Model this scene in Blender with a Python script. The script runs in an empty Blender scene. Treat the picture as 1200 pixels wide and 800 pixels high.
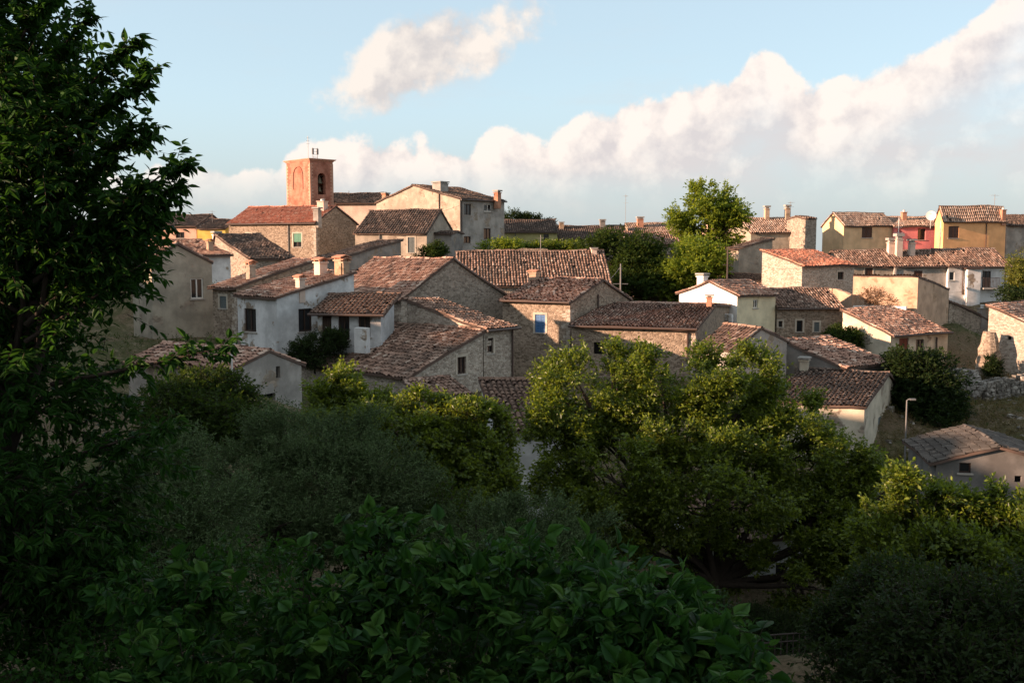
import bpy, math, random
import numpy as np
from mathutils import Vector, noise
from mathutils.geometry import tessellate_polygon

random.seed(7)
RNG = np.random.default_rng(7)
R = math.radians
sc = bpy.context.scene
COL = sc.collection

# ------------------------------------------------------------------ camera
F = 1167.0                      # focal length in pixels of the 1200 px wide photograph
PITCH = math.atan(110 / F)
cam = bpy.data.cameras.new('camera')
cam.sensor_width = 36
cam.lens = 36 * F / 1200
cam.clip_start = 0.1
cam.clip_end = 12000
cam_ob = bpy.data.objects.new('camera', cam)
COL.objects.link(cam_ob)
cam_ob.rotation_euler = (math.pi / 2 - PITCH, 0, 0)
sc.camera = cam_ob

# ------------------------------------------------------------------ light
SUN_EL, SUN_AZ = 12.5, -103.0    # azimuth measured from the view direction (+Y) towards +X
SKY = 0.13
sc.view_settings.view_transform = 'Standard'
sc.view_settings.look = 'None'
EXPO = 1.55
sc.view_settings.exposure = EXPO
sc.view_settings.gamma = 1
sc.view_settings.use_curve_mapping = False
sc.cycles.max_bounces = 5
sc.cycles.diffuse_bounces = 3
sc.cycles.glossy_bounces = 2
sc.cycles.transmission_bounces = 3
sc.cycles.transparent_max_bounces = 4

sl = bpy.data.lights.new('sun', 'SUN')
sl.energy = 5.0
sl.angle = R(0.53)
sl.color = (1.0, 0.65, 0.45)
so = bpy.data.objects.new('sun', sl)
COL.objects.link(so)
e, a = R(SUN_EL), R(SUN_AZ)
sdir = Vector((math.cos(e) * math.sin(a), math.cos(e) * math.cos(a), math.sin(e)))
so.rotation_euler = sdir.to_track_quat('Z', 'Y').to_euler()


class NT:
    """tiny helper for writing node trees"""
    def __init__(s, tree):
        s.t = tree
        tree.nodes.clear()

    def n(s, typ, **kw):
        nd = s.t.nodes.new(typ)
        ins = kw.pop('ins', {})
        for k, v in kw.items():
            setattr(nd, k, v)
        for k, v in ins.items():
            s.put(nd.inputs[k], v)
        return nd

    def put(s, sock, v):
        if isinstance(v, bpy.types.NodeSocket):
            s.t.links.new(v, sock)
        else:
            sock.default_value = v

    def m(s, op, *vals, clamp=False):
        nd = s.t.nodes.new('ShaderNodeMath')
        nd.operation = op
        nd.use_clamp = clamp
        for i, v in enumerate(vals):
            s.put(nd.inputs[i], v)
        return nd.outputs[0]

    def step(s, x, lo, hi, to0=0.0, to1=1.0):
        nd = s.n('ShaderNodeMapRange', interpolation_type='SMOOTHSTEP')
        s.put(nd.inputs[0], x)
        for i, v in zip((1, 2, 3, 4), (lo, hi, to0, to1)):
            s.put(nd.inputs[i], v)
        return nd.outputs[0]

    def mix(s, fac, c1, c2, blend='MIX'):
        nd = s.n('ShaderNodeMix', data_type='RGBA', blend_type=blend)
        s.put(nd.inputs[0], fac)
        s.put(nd.inputs[6], c1 if not isinstance(c1, tuple) else (*c1[:3], 1))
        s.put(nd.inputs[7], c2 if not isinstance(c2, tuple) else (*c2[:3], 1))
        return nd.outputs[2]

    def ramp(s, fac, stops, interp='LINEAR'):
        nd = s.n('ShaderNodeValToRGB')
        s.put(nd.inputs[0], fac)
        r = nd.color_ramp
        r.interpolation = interp
        while len(r.elements) < len(stops):
            r.elements.new(0.5)
        for el, (p, c) in zip(r.elements, stops):
            el.position = p
            el.color = (c, c, c, 1) if not isinstance(c, tuple) else (*c[:3], 1)
        return nd.outputs[0]

    def noise(s, vec, scale, detail=4, rough=0.5, dim='3D', dist=0.0):
        nd = s.n('ShaderNodeTexNoise', noise_dimensions=dim)
        if vec is not None:
            s.put(nd.inputs['Vector'], vec)
        nd.inputs['Scale'].default_value = scale
        nd.inputs['Detail'].default_value = detail
        nd.inputs['Roughness'].default_value = rough
        nd.inputs['Distortion'].default_value = dist
        return nd.outputs[0]

    def mapping(s, vec, loc=(0, 0, 0), scale=(1, 1, 1), rot=(0, 0, 0)):
        nd = s.n('ShaderNodeMapping')
        s.put(nd.inputs[0], vec)
        nd.inputs[1].default_value = loc
        nd.inputs[2].default_value = rot
        nd.inputs[3].default_value = scale
        return nd.outputs[0]


def build_world():
    w = bpy.data.worlds.new('World')
    sc.world = w
    w.use_nodes = True
    t = NT(w.node_tree)
    sky = t.n('ShaderNodeTexSky', sky_type='NISHITA', sun_disc=False)
    sky.sun_elevation = R(SUN_EL)
    sky.sun_rotation = R(SUN_AZ)
    sky.altitude = 600
    sky.air_density = 1.0
    sky.dust_density = 0.6
    sky.ozone_density = 1.6
    d = t.n('ShaderNodeTexCoord').outputs['Generated']
    sep = t.n('ShaderNodeSeparateXYZ', ins={0: d})
    x, y, z = sep.outputs
    az = t.m('MULTIPLY', t.m('ARCTAN2', x, y), 57.29578)
    el = t.m('MULTIPLY', t.m('ARCSINE', z), 57.29578)
    # the cloud bank: upper edge as a function of azimuth
    prof = [(-60, 3.0), (-40, 3.6), (-26, 4.2), (-20.5, 4.1), (-18, 4.7), (-13, 4.9), (-11, 6.0), (-8.5, 5.9), (-6.5, 6.4), (-3.5, 5.8), (0, 6.9),
            (2, 5.9), (4, 7.2), (6.5, 7.7), (9.6, 8.7), (12.2, 9.6), (13.5, 11.3), (14.8, 10.9), (16, 8.9), (19, 8.8),
            (21.5, 9.6), (24, 11.6), (27, 15.0), (34, 18), (50, 15), (70, 6)]
    u = t.m('DIVIDE', t.m('ADD', az, 70.0), 150.0, clamp=True)
    prof = [prof[0]] + prof[1:]
    env = t.m('MULTIPLY', t.ramp(u, [((p + 70) / 150, v / 20) for p, v in prof]), 20.0)
    big = t.noise(d, 9.0, 7, 0.55)
    fine = t.noise(t.mapping(d, (3.1, 1.7, .4)), 24.0, 12, 0.57)
    edge = t.m('ADD', t.m('MULTIPLY', t.m('SUBTRACT', big, 0.5), 4.5), t.m('MULTIPLY', t.m('SUBTRACT', fine, 0.5), 3.0))
    h = t.m('SUBTRACT', t.m('ADD', env, edge), el)            # degrees below the upper edge
    bank = t.step(h, -0.05, .5)
    low = t.step(t.m('ADD', el, t.m('MULTIPLY', t.m('SUBTRACT', big, .5), 4.0)), 1.2, 4.9)
    bank = t.m('MULTIPLY', bank, low)
    # the deep inside of the bank thins out in veils
    bank = t.m('MULTIPLY', bank, t.m('SUBTRACT', 1.0, t.m('MULTIPLY', t.step(h, 1.2, 6.5), t.step(t.noise(t.mapping(d, (7, 2, 0), (1, 1, 2.2)), 7.0, 8, .58), .36, .66, .15, .68))))
    # relief of the billows: noise seen a little way towards the sun
    off = t.mapping(d, (3.1 - 0.012, 1.7, .4 + 0.010))
    fine2 = t.noise(off, 24.0, 12, 0.57)
    off2 = t.mapping(d, (-0.03, 0, .022))
    big2 = t.noise(off2, 9.0, 6, 0.55)
    rel = t.m('ADD', t.m('MULTIPLY', t.m('SUBTRACT', fine, fine2), 3.6), t.m('MULTIPLY', t.m('SUBTRACT', big, big2), 3.2))
    lit = t.m('ADD', t.step(h, 6.0, 0.3), rel)
    lit = t.m('MINIMUM', t.m('MAXIMUM', lit, 0.0), 1.0)
    K = 1.0 / SKY / 2 ** EXPO
    c_bank = t.mix(lit, tuple(K * v for v in (.76, .69, .685)), tuple(K * v for v in (1.10, .97, .88)))
    # the lone cloud
    dx = t.m('SUBTRACT', az, -4.5)
    dy = t.m('SUBTRACT', el, 10.7)
    rx = t.m('ADD', t.m('MULTIPLY', dx, .94), t.m('MULTIPLY', dy, .34))
    ry = t.m('SUBTRACT', t.m('MULTIPLY', dy, .94), t.m('MULTIPLY', dx, .34))
    q = t.m('ADD', t.m('POWER', t.m('ABSOLUTE', t.m('DIVIDE', rx, 7.0)), 2.0), t.m('POWER', t.m('ABSOLUTE', t.m('DIVIDE', ry, 2.25)), 2.0))
    s1 = t.m('ADD', t.m('SUBTRACT', 1.1, q), t.m('ADD', t.m('MULTIPLY', t.m('SUBTRACT', fine, .5), 3.2), t.m('MULTIPLY', t.m('SUBTRACT', big, .5), 2.0)))
    lone = t.m('MULTIPLY', t.step(s1, 0.05, .95), t.step(q, 1.9, .8))
    c_lone = t.mix(t.m('ADD', .45, rel, clamp=True), tuple(K * v for v in (.72, .68, .67)), tuple(K * v for v in (1.0, .91, .83)))
    # thin veils
    wis = t.noise(t.mapping(d, (0, 0, 0), (1, 1, 4.5)), 5.0, 6, .6)
    veil = t.m('MULTIPLY', t.step(wis, .52, .78), .35)
    veil = t.m('MULTIPLY', veil, t.step(el, 18.0, 2.0))
    # horizon milk
    milk = t.step(el, 9.0, -0.5)
    haze_c = tuple(K * v for v in (.52, .57, .60))
    pale = tuple(K * v for v in (.58, .71, .77))
    clear = t.mix(.78, sky.outputs[0], pale)
    # horizon milk over the clear sky; warm fill is added further down
    base = t.mix(t.m('MULTIPLY', milk, .85), clear, haze_c)
    base = t.mix(veil, base, tuple(K * v for v in (.74, .68, .66)))
    base = t.mix(t.m('MULTIPLY', bank, .93), base, c_bank)
    base = t.mix(lone, base, c_lone)
    # unseen pale cloud high overhead, added as neutral fill light
    ov = t.m('MULTIPLY', t.step(el, 24.0, 48.0), t.step(wis, .30, .62))
    base = t.mix(t.m('MULTIPLY', ov, .35), base, tuple(K * v for v in (.98, .92, .86)))
    fill_glow = t.m('MULTIPLY', t.step(y, -.05, -.75), t.step(el, 0.0, 12.0))  # warm brightening of the sky behind the viewer, added as fill
    base = t.mix(t.m('MULTIPLY', fill_glow, .35), base, tuple(K * v for v in (.95, .84, .76)))
    bg = t.n('ShaderNodeBackground', ins={0: base, 1: SKY})
    out = t.n('ShaderNodeOutputWorld')
    t.t.links.new(bg.outputs[0], out.inputs[0])


build_world()

# ------------------------------------------------------------------ pixel <-> place
cp, sp_ = math.cos(PITCH), math.sin(PITCH)


def ray(px, py):
    u, w = (px - 600) / F, (400 - py) / F
    return Vector((u, cp + w * sp_, -sp_ + w * cp))


def P(px, py, Y):
    d = ray(px, py)
    return d * (Y / d.y)


def proj(v):
    dep = v.y * cp - v.z * sp_
    up = v.y * sp_ + v.z * cp
    return 600 + F * v.x / dep, 400 - F * up / dep


def along(C, d, px):
    """length along horizontal d from C until the picture column px"""
    u = (px - 600) / F
    return (u * (C.y * cp - C.z * sp_) - C.x) / (d.x - u * d.y * cp)


def on_plane(px, py, C, n):
    d = ray(px, py)
    return d * (C.dot(n) / d.dot(n))


# ------------------------------------------------------------------ materials
MATS = {}


def new_mat(name):
    m = bpy.data.materials.new(name)
    m.use_nodes = True
    t = NT(m.node_tree)
    out = t.n('ShaderNodeOutputMaterial')
    MATS[name] = m
    return m, t, out


def princ(t, out, col, rough=0.85, bump=None, bstr=0.3, bdist=0.03, spec=0.25, metal=0.0):
    b = t.n('ShaderNodeBsdfPrincipled')
    t.put(b.inputs['Base Color'], col if not isinstance(col, tuple) else (*col[:3], 1))
    t.put(b.inputs['Roughness'], rough)
    b.inputs['Specular IOR Level'].default_value = spec
    b.inputs['Metallic'].default_value = metal
    if bump is not None:
        bn = t.n('ShaderNodeBump', ins={'Strength': bstr, 'Distance': bdist, 'Height': bump})
        t.t.links.new(bn.outputs[0], b.inputs['Normal'])
    t.t.links.new(b.outputs[0], out.inputs[0])
    return b


def mat_flat(name, c, rough=0.6, spec=0.3, var=0.25, metal=0.0, scale=3.0):
    m, t, out = new_mat(name)
    co = t.n('ShaderNodeTexCoord').outputs['Object']
    nz = t.noise(co, scale, 5, .6)
    col = t.mix(nz, tuple(v * (1 - var) for v in c), tuple(min(1, v * (1 + var)) for v in c))
    princ(t, out, col, rough, nz, .15, .01, spec, metal)
    return m


def mat_plaster(name, c, stain=0.5, worn=0.0, under=(.27, .22, .17)):
    m, t, out = new_mat(name)
    co = t.n('ShaderNodeTexCoord').outputs['Object']
    n1 = t.noise(co, .9, 6, .62)
    n2 = t.noise(t.mapping(co, (5, 2, 1), (1.6, 1.6, .22)), 2.2, 5, .6)     # rain streaks
    n3 = t.noise(co, 14, 5, .6)
    dk = tuple(v * (1 - .55 * stain) for v in c)
    lt = tuple(min(1, v * 1.13) for v in c)
    col = t.mix(t.step(n1, .36, .66), dk, lt)
    col = t.mix(t.m('MULTIPLY', t.step(n2, .52, .75), .45 * stain), col, tuple(v * .45 for v in c))
    col = t.mix(t.m('MULTIPLY', n3, .25), col, tuple(v * .7 for v in c))
    if worn > 0:
        n4 = t.noise(t.mapping(co, (9, 4, 2)), .8, 7, .65)
        wm = t.step(n4, .62 - .2 * worn, .66 - .2 * worn)
        vor = t.n('ShaderNodeTexVoronoi', ins={'Vector': t.mapping(co, (0, 0, 0), (1, 1, 1.7)), 'Scale': 4.0})
        uc = t.mix(vor.outputs['Color'], tuple(v * .6 for v in under), tuple(v * 1.35 for v in under))
        col = t.mix(wm, col, uc)
    h = t.m('ADD', t.m('MULTIPLY', n1, .8), t.m('MULTIPLY', n3, .25))
    princ(t, out, col, .92, h, .35, .04, .15)
    return m


def mat_stone(name, c1, c2, mortar, scale=3.6, dark=0.4):
    m, t, out = new_mat(name)
    co = t.n('ShaderNodeTexCoord').outputs['Object']
    wob = t.n('ShaderNodeTexNoise', ins={'Vector': co, 'Scale': 2.0})
    v2 = t.n('ShaderNodeVectorMath', operation='MULTIPLY_ADD')
    t.put(v2.inputs[0], wob.outputs[1])
    v2.inputs[1].default_value = (.25, .25, .18)
    t.put(v2.inputs[2], t.mapping(co, (0, 0, 0), (1, 1, 1.75)))
    vec = v2.outputs[0]
    va = t.n('ShaderNodeTexVoronoi', ins={'Vector': vec, 'Scale': scale, 'Randomness': .9})
    ve = t.n('ShaderNodeTexVoronoi', feature='DISTANCE_TO_EDGE', ins={'Vector': vec, 'Scale': scale, 'Randomness': .9})
    r = t.n('ShaderNodeSeparateColor', ins={0: va.outputs['Color']}).outputs[0]
    n1 = t.noise(co, .7, 6, .62)
    n3 = t.noise(co, 12, 5, .65)
    col = t.ramp(r, [(0, tuple(v * .62 for v in c1)), (.35, c1), (.7, c2), (1, tuple(min(1, v * 1.25) for v in c2))])
    col = t.mix(t.m('MULTIPLY', n3, .5), col, tuple(v * .55 for v in c1))
    mm = t.step(ve.outputs[0], .0, .11, 1, 0)
    col = t.mix(t.m('MULTIPLY', mm, .85), col, mortar)
    col = t.mix(t.m('MULTIPLY', t.step(n1, .44, .72), dark), col, tuple(v * .3 for v in c1))
    h = t.m('ADD', t.step(ve.outputs[0], 0, .16), t.m('MULTIPLY', n3, .5))
    princ(t, out, col, .93, h, .55, .05, .15)
    return m


def mat_brick(name, c1, c2, mortar):
    m, t, out = new_mat(name)
    co = t.n('ShaderNodeTexCoord').outputs['Object']
    sp = t.n('ShaderNodeSeparateXYZ', ins={0: co})
    cb = t.n('ShaderNodeCombineXYZ')
    t.put(cb.inputs[0], t.m('ADD', sp.outputs[0], sp.outputs[1]))
    t.put(cb.inputs[1], sp.outputs[2])
    b = t.n('ShaderNodeTexBrick', ins={'Vector': cb.outputs[0], 'Color1': (*c1, 1), 'Color2': (*c2, 1), 'Mortar': (*mortar, 1), 'Scale': 1.0,
                                       'Mortar Size': .012, 'Brick Width': .27, 'Row Height': .085})
    n1 = t.noise(co, 1.0, 6, .6)
    n3 = t.noise(co, 9, 4, .6)
    col = t.mix(t.step(n1, .4, .7), b.outputs[0], tuple(v * .5 for v in c1))
    col = t.mix(t.m('MULTIPLY', n3, .4), col, c2)
    princ(t, out, col, .92, b.outputs[1], -.4, .02, .15)
    return m


def mat_tile(name, stops, moss=0.5, moss_c=(.075, .068, .058), under=False):
    """barrel tiles: every tile of a roof has its own tone, lichen in blotches over them"""
    m, t, out = new_mat(name)
    co = t.n('ShaderNodeTexCoord').outputs['Object']
    ri = t.n('ShaderNodeNewGeometry').outputs['Random Per Island']
    n1 = t.noise(co, .55, 6, .62)
    n2 = t.noise(co, 5.5, 5, .65)
    col = t.ramp(ri, stops)
    col = t.mix(t.m('MULTIPLY', t.step(n1, .40, .66), moss), col, moss_c)
    col = t.mix(t.m('MULTIPLY', t.step(n2, .56, .72), .4), col, tuple(v * .7 for v in moss_c))
    col = t.mix(t.m('MULTIPLY', t.step(n2, .42, .34), .22), col, (.40, .32, .25))
    princ(t, out, col, .95, n2, .3, .02, .1)
    return m


def mat_leaf(name, cols, trans=0.35, tcol=(.20, .24, .03), spec=0.25, rough=.5):
    m, t, out = new_mat(name)
    ri = t.n('ShaderNodeNewGeometry').outputs['Random Per Island']
    co = t.n('ShaderNodeTexCoord').outputs['Object']
    col = t.ramp(ri, [(i / (len(cols) - 1), c) for i, c in enumerate(cols)])
    col = t.mix(t.m('MULTIPLY', t.noise(co, 2.0, 3), .5), col, tuple(v * .6 for v in cols[0]))
    b = t.n('ShaderNodeBsdfPrincipled', ins={'Base Color': col, 'Roughness': rough})
    b.inputs['Specular IOR Level'].default_value = spec
    tr = t.n('ShaderNodeBsdfTranslucent', ins={0: t.mix(.6, col, tcol)})
    mx = t.n('ShaderNodeMixShader', ins={0: trans, 1: b.outputs[0], 2: tr.outputs[0]})
    t.t.links.new(mx.outputs[0], out.inputs[0])
    return m


def mat_bark(name, c):
    m, t, out = new_mat(name)
    co = t.n('ShaderNodeTexCoord').outputs['Object']
    n = t.noise(t.mapping(co, (0, 0, 0), (1, 1, .25)), 12, 6, .65)
    princ(t, out, t.mix(n, tuple(v * .5 for v in c), tuple(v * 1.4 for v in c)), .95, n, .8, .04, .1)
    return m


def mat_ground(name):
    m, t, out = new_mat(name)
    co = t.n('ShaderNodeTexCoord').outputs['Object']
    n1 = t.noise(co, .16, 8, .66)
    n2 = t.noise(co, 1.1, 9, .7)
    n3 = t.noise(co, 7, 7, .72)
    n4 = t.noise(co, 30, 4, .7)
    col = t.mix(t.step(n1, .44, .58), (.155, .112, .07), (.085, .085, .035))
    col = t.mix(t.step(n2, .50, .64), col, (.21, .165, .105))
    col = t.mix(t.m('MULTIPLY', t.step(n3, .45, .65), .7), col, (.05, .05, .02))
    col = t.mix(t.m('MULTIPLY', t.step(n4, .55, .7), .5), col, (.26, .22, .15))
    princ(t, out, col, .97, t.m('ADD', n2, t.m('ADD', t.m('MULTIPLY', n3, .5), t.m('MULTIPLY', n4, .2))), 1.0, .25, .1)
    return m


mat_plaster('white_plaster', (.64, .63, .61), .5, .2)
mat_plaster('bright_white', (.78, .77, .74), .15)
mat_plaster('blue_white', (.60, .60, .59), .55, .18)
mat_plaster('cream_plaster', (.54, .475, .37), .5, .2)
mat_plaster('yellow_plaster', (.66, .585, .40), .25)
mat_plaster('tan_plaster', (.37, .325, .255), .55, .15)
mat_plaster('beige_plaster', (.37, .315, .25), .6, .35)
mat_plaster('grey_plaster', (.36, .33, .295), .6, .3)
mat_plaster('dark_plaster', (.27, .245, .22), .6, .2)
mat_plaster('pink_plaster', (.52, .33, .25), .4)
mat_plaster('pale_pink', (.58, .46, .38), .3)
mat_plaster('ochre_plaster', (.70, .47, .27), .25)
mat_plaster('mustard_plaster', (.55, .40, .10), .3)
mat_plaster('coral_plaster', (.70, .23, .22), .2)
mat_plaster('orange_plaster', (.78, .41, .19), .22)
mat_plaster('olive_plaster', (.40, .37, .17), .4)
mat_plaster('warm_plaster', (.46, .33, .235), .5, .35, (.34, .24, .16))
mat_stone('grey_stone', (.28, .23, .185), (.39, .33, .27), (.36, .30, .24), 5.6, .3)
mat_stone('pale_stone', (.38, .32, .26), (.52, .455, .38), (.46, .39, .315), 6.2, .25)
mat_stone('brown_stone', (.25, .19, .14), (.37, .295, .225), (.34, .27, .205), 5.6, .3)
mat_stone('rubble', (.20, .18, .155), (.38, .35, .31), (.10, .085, .07), 3.2, .3)
mat_brick('tower_brick', (.34, .125, .08), (.40, .165, .11), (.34, .22, .165))
mat_plaster('warm_brick', (.46, .26, .185), .4)
mat_brick('red_brick', (.38, .17, .10), (.45, .21, .13), (.36, .25, .18))
TS = {
    'old': [(0, (.105, .068, .052)), (.25, (.19, .115, .085)), (.55, (.27, .165, .12)), (.85, (.35, .225, .17)), (1, (.44, .33, .26))],
    'dark': [(0, (.08, .06, .05)), (.4, (.135, .092, .073)), (.8, (.19, .13, .10)), (1, (.28, .20, .155))],
    'red': [(0, (.42, .16, .10)), (.4, (.50, .20, .125)), (.8, (.54, .24, .155)), (1, (.58, .34, .24))],
    'mixed': [(0, (.12, .075, .06)), (.2, (.26, .145, .105)), (.55, (.36, .205, .15)), (.85, (.43, .275, .205)), (1, (.53, .41, .33))],
    'pale': [(0, (.23, .15, .11)), (.3, (.36, .24, .18)), (.7, (.44, .305, .23)), (1, (.52, .40, .32))],
}
mat_tile('tile_old', TS['old'], .5)
mat_tile('tile_dark', TS['dark'], .65, (.06, .055, .05))
mat_tile('tile_red', TS['red'], .12)
mat_tile('tile_mixed', TS['mixed'], .35)
mat_tile('tile_pale', TS['pale'], .25)
mat_tile('tile_brown', [(0, (.13, .08, .06)), (.5, (.18, .11, .08)), (1, (.23, .15, .11))], .3)
mat_tile('tile_grey', [(0, (.06, .052, .047)), (.5, (.085, .074, .066)), (1, (.12, .105, .094))], .4)
mat_plaster('cellar_plaster', (.17, .16, .15), .6, .2)
mat_plaster('band_plaster', (.48, .42, .34), .4)
mat_flat('slab_old', (.085, .058, .046), .95, .1, .4)
mat_flat('eave_wood', (.055, .035, .025), .8, .1, .3)
mat_flat('dark_wood', (.045, .026, .018), .6, .3, .3)
mat_flat('red_wood', (.14, .035, .02), .6, .3, .3)
mat_flat('white_wood', (.62, .60, .55), .5, .3, .1)
mat_flat('green_shutter', (.05, .20, .13), .5, .3, .15)
mat_flat('blue_shutter', (.06, .15, .32), .5, .3, .12)
mat_flat('grey_shutter', (.11, .13, .13), .6, .3, .15)
mat_flat('brown_shutter', (.075, .035, .022), .6, .3, .2)
mat_flat('sill_stone', (.36, .33, .29), .9, .1, .25)
mat_flat('concrete', (.30, .285, .26), .9, .1, .3)
mat_flat('gutter_brown', (.07, .045, .035), .5, .4, .2)
mat_flat('pipe_grey', (.16, .155, .15), .5, .4, .2)
mat_flat('pale_metal', (.55, .53, .50), .4, .5, .15)
mat_flat('rust_iron', (.06, .045, .04), .7, .3, .3)
mat_flat('bronze', (.09, .075, .045), .45, .5, .2, .6)
mat_flat('dark_inside', (.012, .011, .011), .9, .05, .2)
mat_flat('terracotta', (.40, .20, .13), .85, .15, .3)
mat_flat('dish_white', (.62, .60, .57), .5, .3, .06)
mat_flat('cable_grey', (.20, .19, .18), .6, .2, .1)
mat_flat('asphalt', (.06, .06, .06), .95, .1, .3)
mat_flat('corrugated', (.13, .125, .12), .6, .4, .35)
mat_flat('dry_stalk', (.14, .095, .06), .9, .1, .3)


def mat_glass():
    m, t, out = new_mat('pane_glass')
    princ(t, out, (.018, .02, .022), .12, None, spec=.5)


mat_glass()
mat_ground('hill_ground')
mat_leaf('leaf_cherry', [(.026, .046, .006), (.058, .092, .010), (.12, .172, .018), (.20, .245, .032)], .42, (.29, .36, .02), .3, .38)
mat_leaf('leaf_bright', [(.09, .145, .016), (.14, .20, .022), (.19, .24, .03)], .5, (.40, .46, .03), .15)
mat_leaf('leaf_mid', [(.018, .036, .007), (.028, .052, .010), (.042, .07, .013)], .33, (.11, .16, .015), .08)
mat_leaf('leaf_dark', [(.012, .024, .007), (.020, .036, .010), (.028, .046, .012)], .28, (.07, .11, .015), .08)
mat_leaf('leaf_near', [(.011, .035, .006), (.020, .060, .010), (.036, .09, .014)], .30, (.06, .16, .014), .08, .5)
mat_leaf('leaf_broad', [(.008, .028, .006), (.016, .054, .010), (.036, .10, .018), (.07, .14, .025)], .30, (.06, .16, .015), .08, .5)
mat_leaf('leaf_olive', [(.05, .088, .03), (.088, .135, .05), (.13, .175, .078)], .18, (.07, .12, .03), .10, .55)
mat_leaf('leaf_dry', [(.16, .125, .06), (.22, .175, .085), (.14, .135, .05)], .3, (.25, .2, .08), .08, .6)
mat_leaf('leaf_yellow', [(.09, .11, .015), (.13, .15, .02), (.17, .17, .03)], .42, (.30, .30, .03))
mat_leaf('leaf_rust', [(.16, .08, .03), (.20, .10, .045), (.24, .14, .07)], .3, (.3, .14, .05))
mat_bark('bark_dark', (.045, .035, .028))
mat_bark('bark_grey', (.10, .085, .07))

# ------------------------------------------------------------------ object helpers


class MB:
    """collects faces and links them as one mesh"""
    def __init__(s):
        s.v, s.f, s.m = [], [], []

    def face(s, pts, mi=0):
        k = len(s.v)
        s.v += [tuple(p) for p in pts]
        s.f.append(tuple(range(k, k + len(pts))))
        s.m.append(mi)

    def box(s, O, ex, ey, ez, lo, hi, mi=0):
        c = []
        for k in range(8):
            a = (hi if k & 1 else lo)[0]
            b = (hi if k & 2 else lo)[1]
            d = (hi if k & 4 else lo)[2]
            c.append(O + ex * a + ey * b + ez * d)
        k0 = len(s.v)
        s.v += [tuple(p) for p in c]
        for q in ((0, 1, 3, 2), (4, 6, 7, 5), (0, 4, 5, 1), (2, 3, 7, 6), (0, 2, 6, 4), (1, 5, 7, 3)):
            s.f.append(tuple(k0 + i for i in q))
            s.m.append(mi)

    def tube(s, pts, rad, n=6, mi=0, cap=True):
        pts = [Vector(p) for p in pts]
        if not hasattr(rad, '__len__'):
            rad = [rad] * len(pts)
        k0 = len(s.v)
        ref = None
        for i, p in enumerate(pts):
            d = (pts[min(i + 1, len(pts) - 1)] - pts[max(i - 1, 0)]).normalized()
            if ref is None:
                ref = d.orthogonal().normalized()
            ref = (ref - d * ref.dot(d))
            ref = ref.normalized() if ref.length > 1e-6 else d.orthogonal().normalized()
            b = d.cross(ref)
            for j in range(n):
                t = 2 * math.pi * j / n
                s.v.append(tuple(p + (ref * math.cos(t) + b * math.sin(t)) * rad[i]))
        for i in range(len(pts) - 1):
            for j in range(n):
                a, b = k0 + i * n + j, k0 + i * n + (j + 1) % n
                s.f.append((a, b, b + n, a + n))
                s.m.append(mi)
        if cap:
            s.f.append(tuple(k0 + j for j in range(n)))
            s.m.append(mi)
            s.f.append(tuple(k0 + (len(pts) - 1) * n + j for j in range(n)))
            s.m.append(mi)

    def build(s, name, mats, parent=None, smooth=False):
        me = bpy.data.meshes.new(name)
        org = parent_origin(parent)
        me.from_pydata([(x - org[0], y - org[1], z - org[2]) for x, y, z in s.v], [], s.f)
        for m in (mats if isinstance(mats, (list, tuple)) else [mats]):
            me.materials.append(MATS[m])
        me.polygons.foreach_set('material_index', s.m)
        if smooth:
            me.polygons.foreach_set('use_smooth', [True] * len(s.f))
        me.update()
        o = bpy.data.objects.new(name, me)
        COL.objects.link(o)
        if parent is not None:
            o.parent = parent
        return o


def parent_origin(p):
    o = Vector((0, 0, 0))
    while p is not None:
        o = o + p.location
        p = p.parent
    return o


def np_mesh(name, V, sizes, idx, mats, mi=None, parent=None, smooth=False):
    """mesh from numpy arrays: vertices, polygon sizes (one number), flat corner indices"""
    org = parent_origin(parent)
    V = V - np.array(org)
    me = bpy.data.meshes.new(name)
    nf = len(idx) // sizes
    me.vertices.add(len(V))
    me.vertices.foreach_set('co', V.astype(np.float32).ravel())
    me.loops.add(len(idx))
    me.loops.foreach_set('vertex_index', idx.astype(np.int32))
    me.polygons.add(nf)
    me.polygons.foreach_set('loop_start', np.arange(nf, dtype=np.int32) * sizes)
    for m in mats:
        me.materials.append(MATS[m])
    if mi is not None:
        me.polygons.foreach_set('material_index', mi.astype(np.int32))
    if smooth:
        me.polygons.foreach_set('use_smooth', np.ones(nf, dtype=bool))
    me.update(calc_edges=True)
    me.validate()
    o = bpy.data.objects.new(name, me)
    COL.objects.link(o)
    if parent is not None:
        o.parent = parent
    return o


def tag(o, label, cat, group=None, kind=None):
    o['label'] = label
    o['category'] = cat
    if group:
        o['group'] = group
    if kind:
        o['kind'] = kind
    return o


def thing(name, loc, label, cat, group=None):
    o = bpy.data.objects.new(name, None)
    COL.objects.link(o)
    o.empty_display_size = .3
    o.location = loc
    return tag(o, label, cat, group)


UP = Vector((0, 0, 1))
GROUND = []                     # (x, y, z) the ground must pass through


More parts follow.
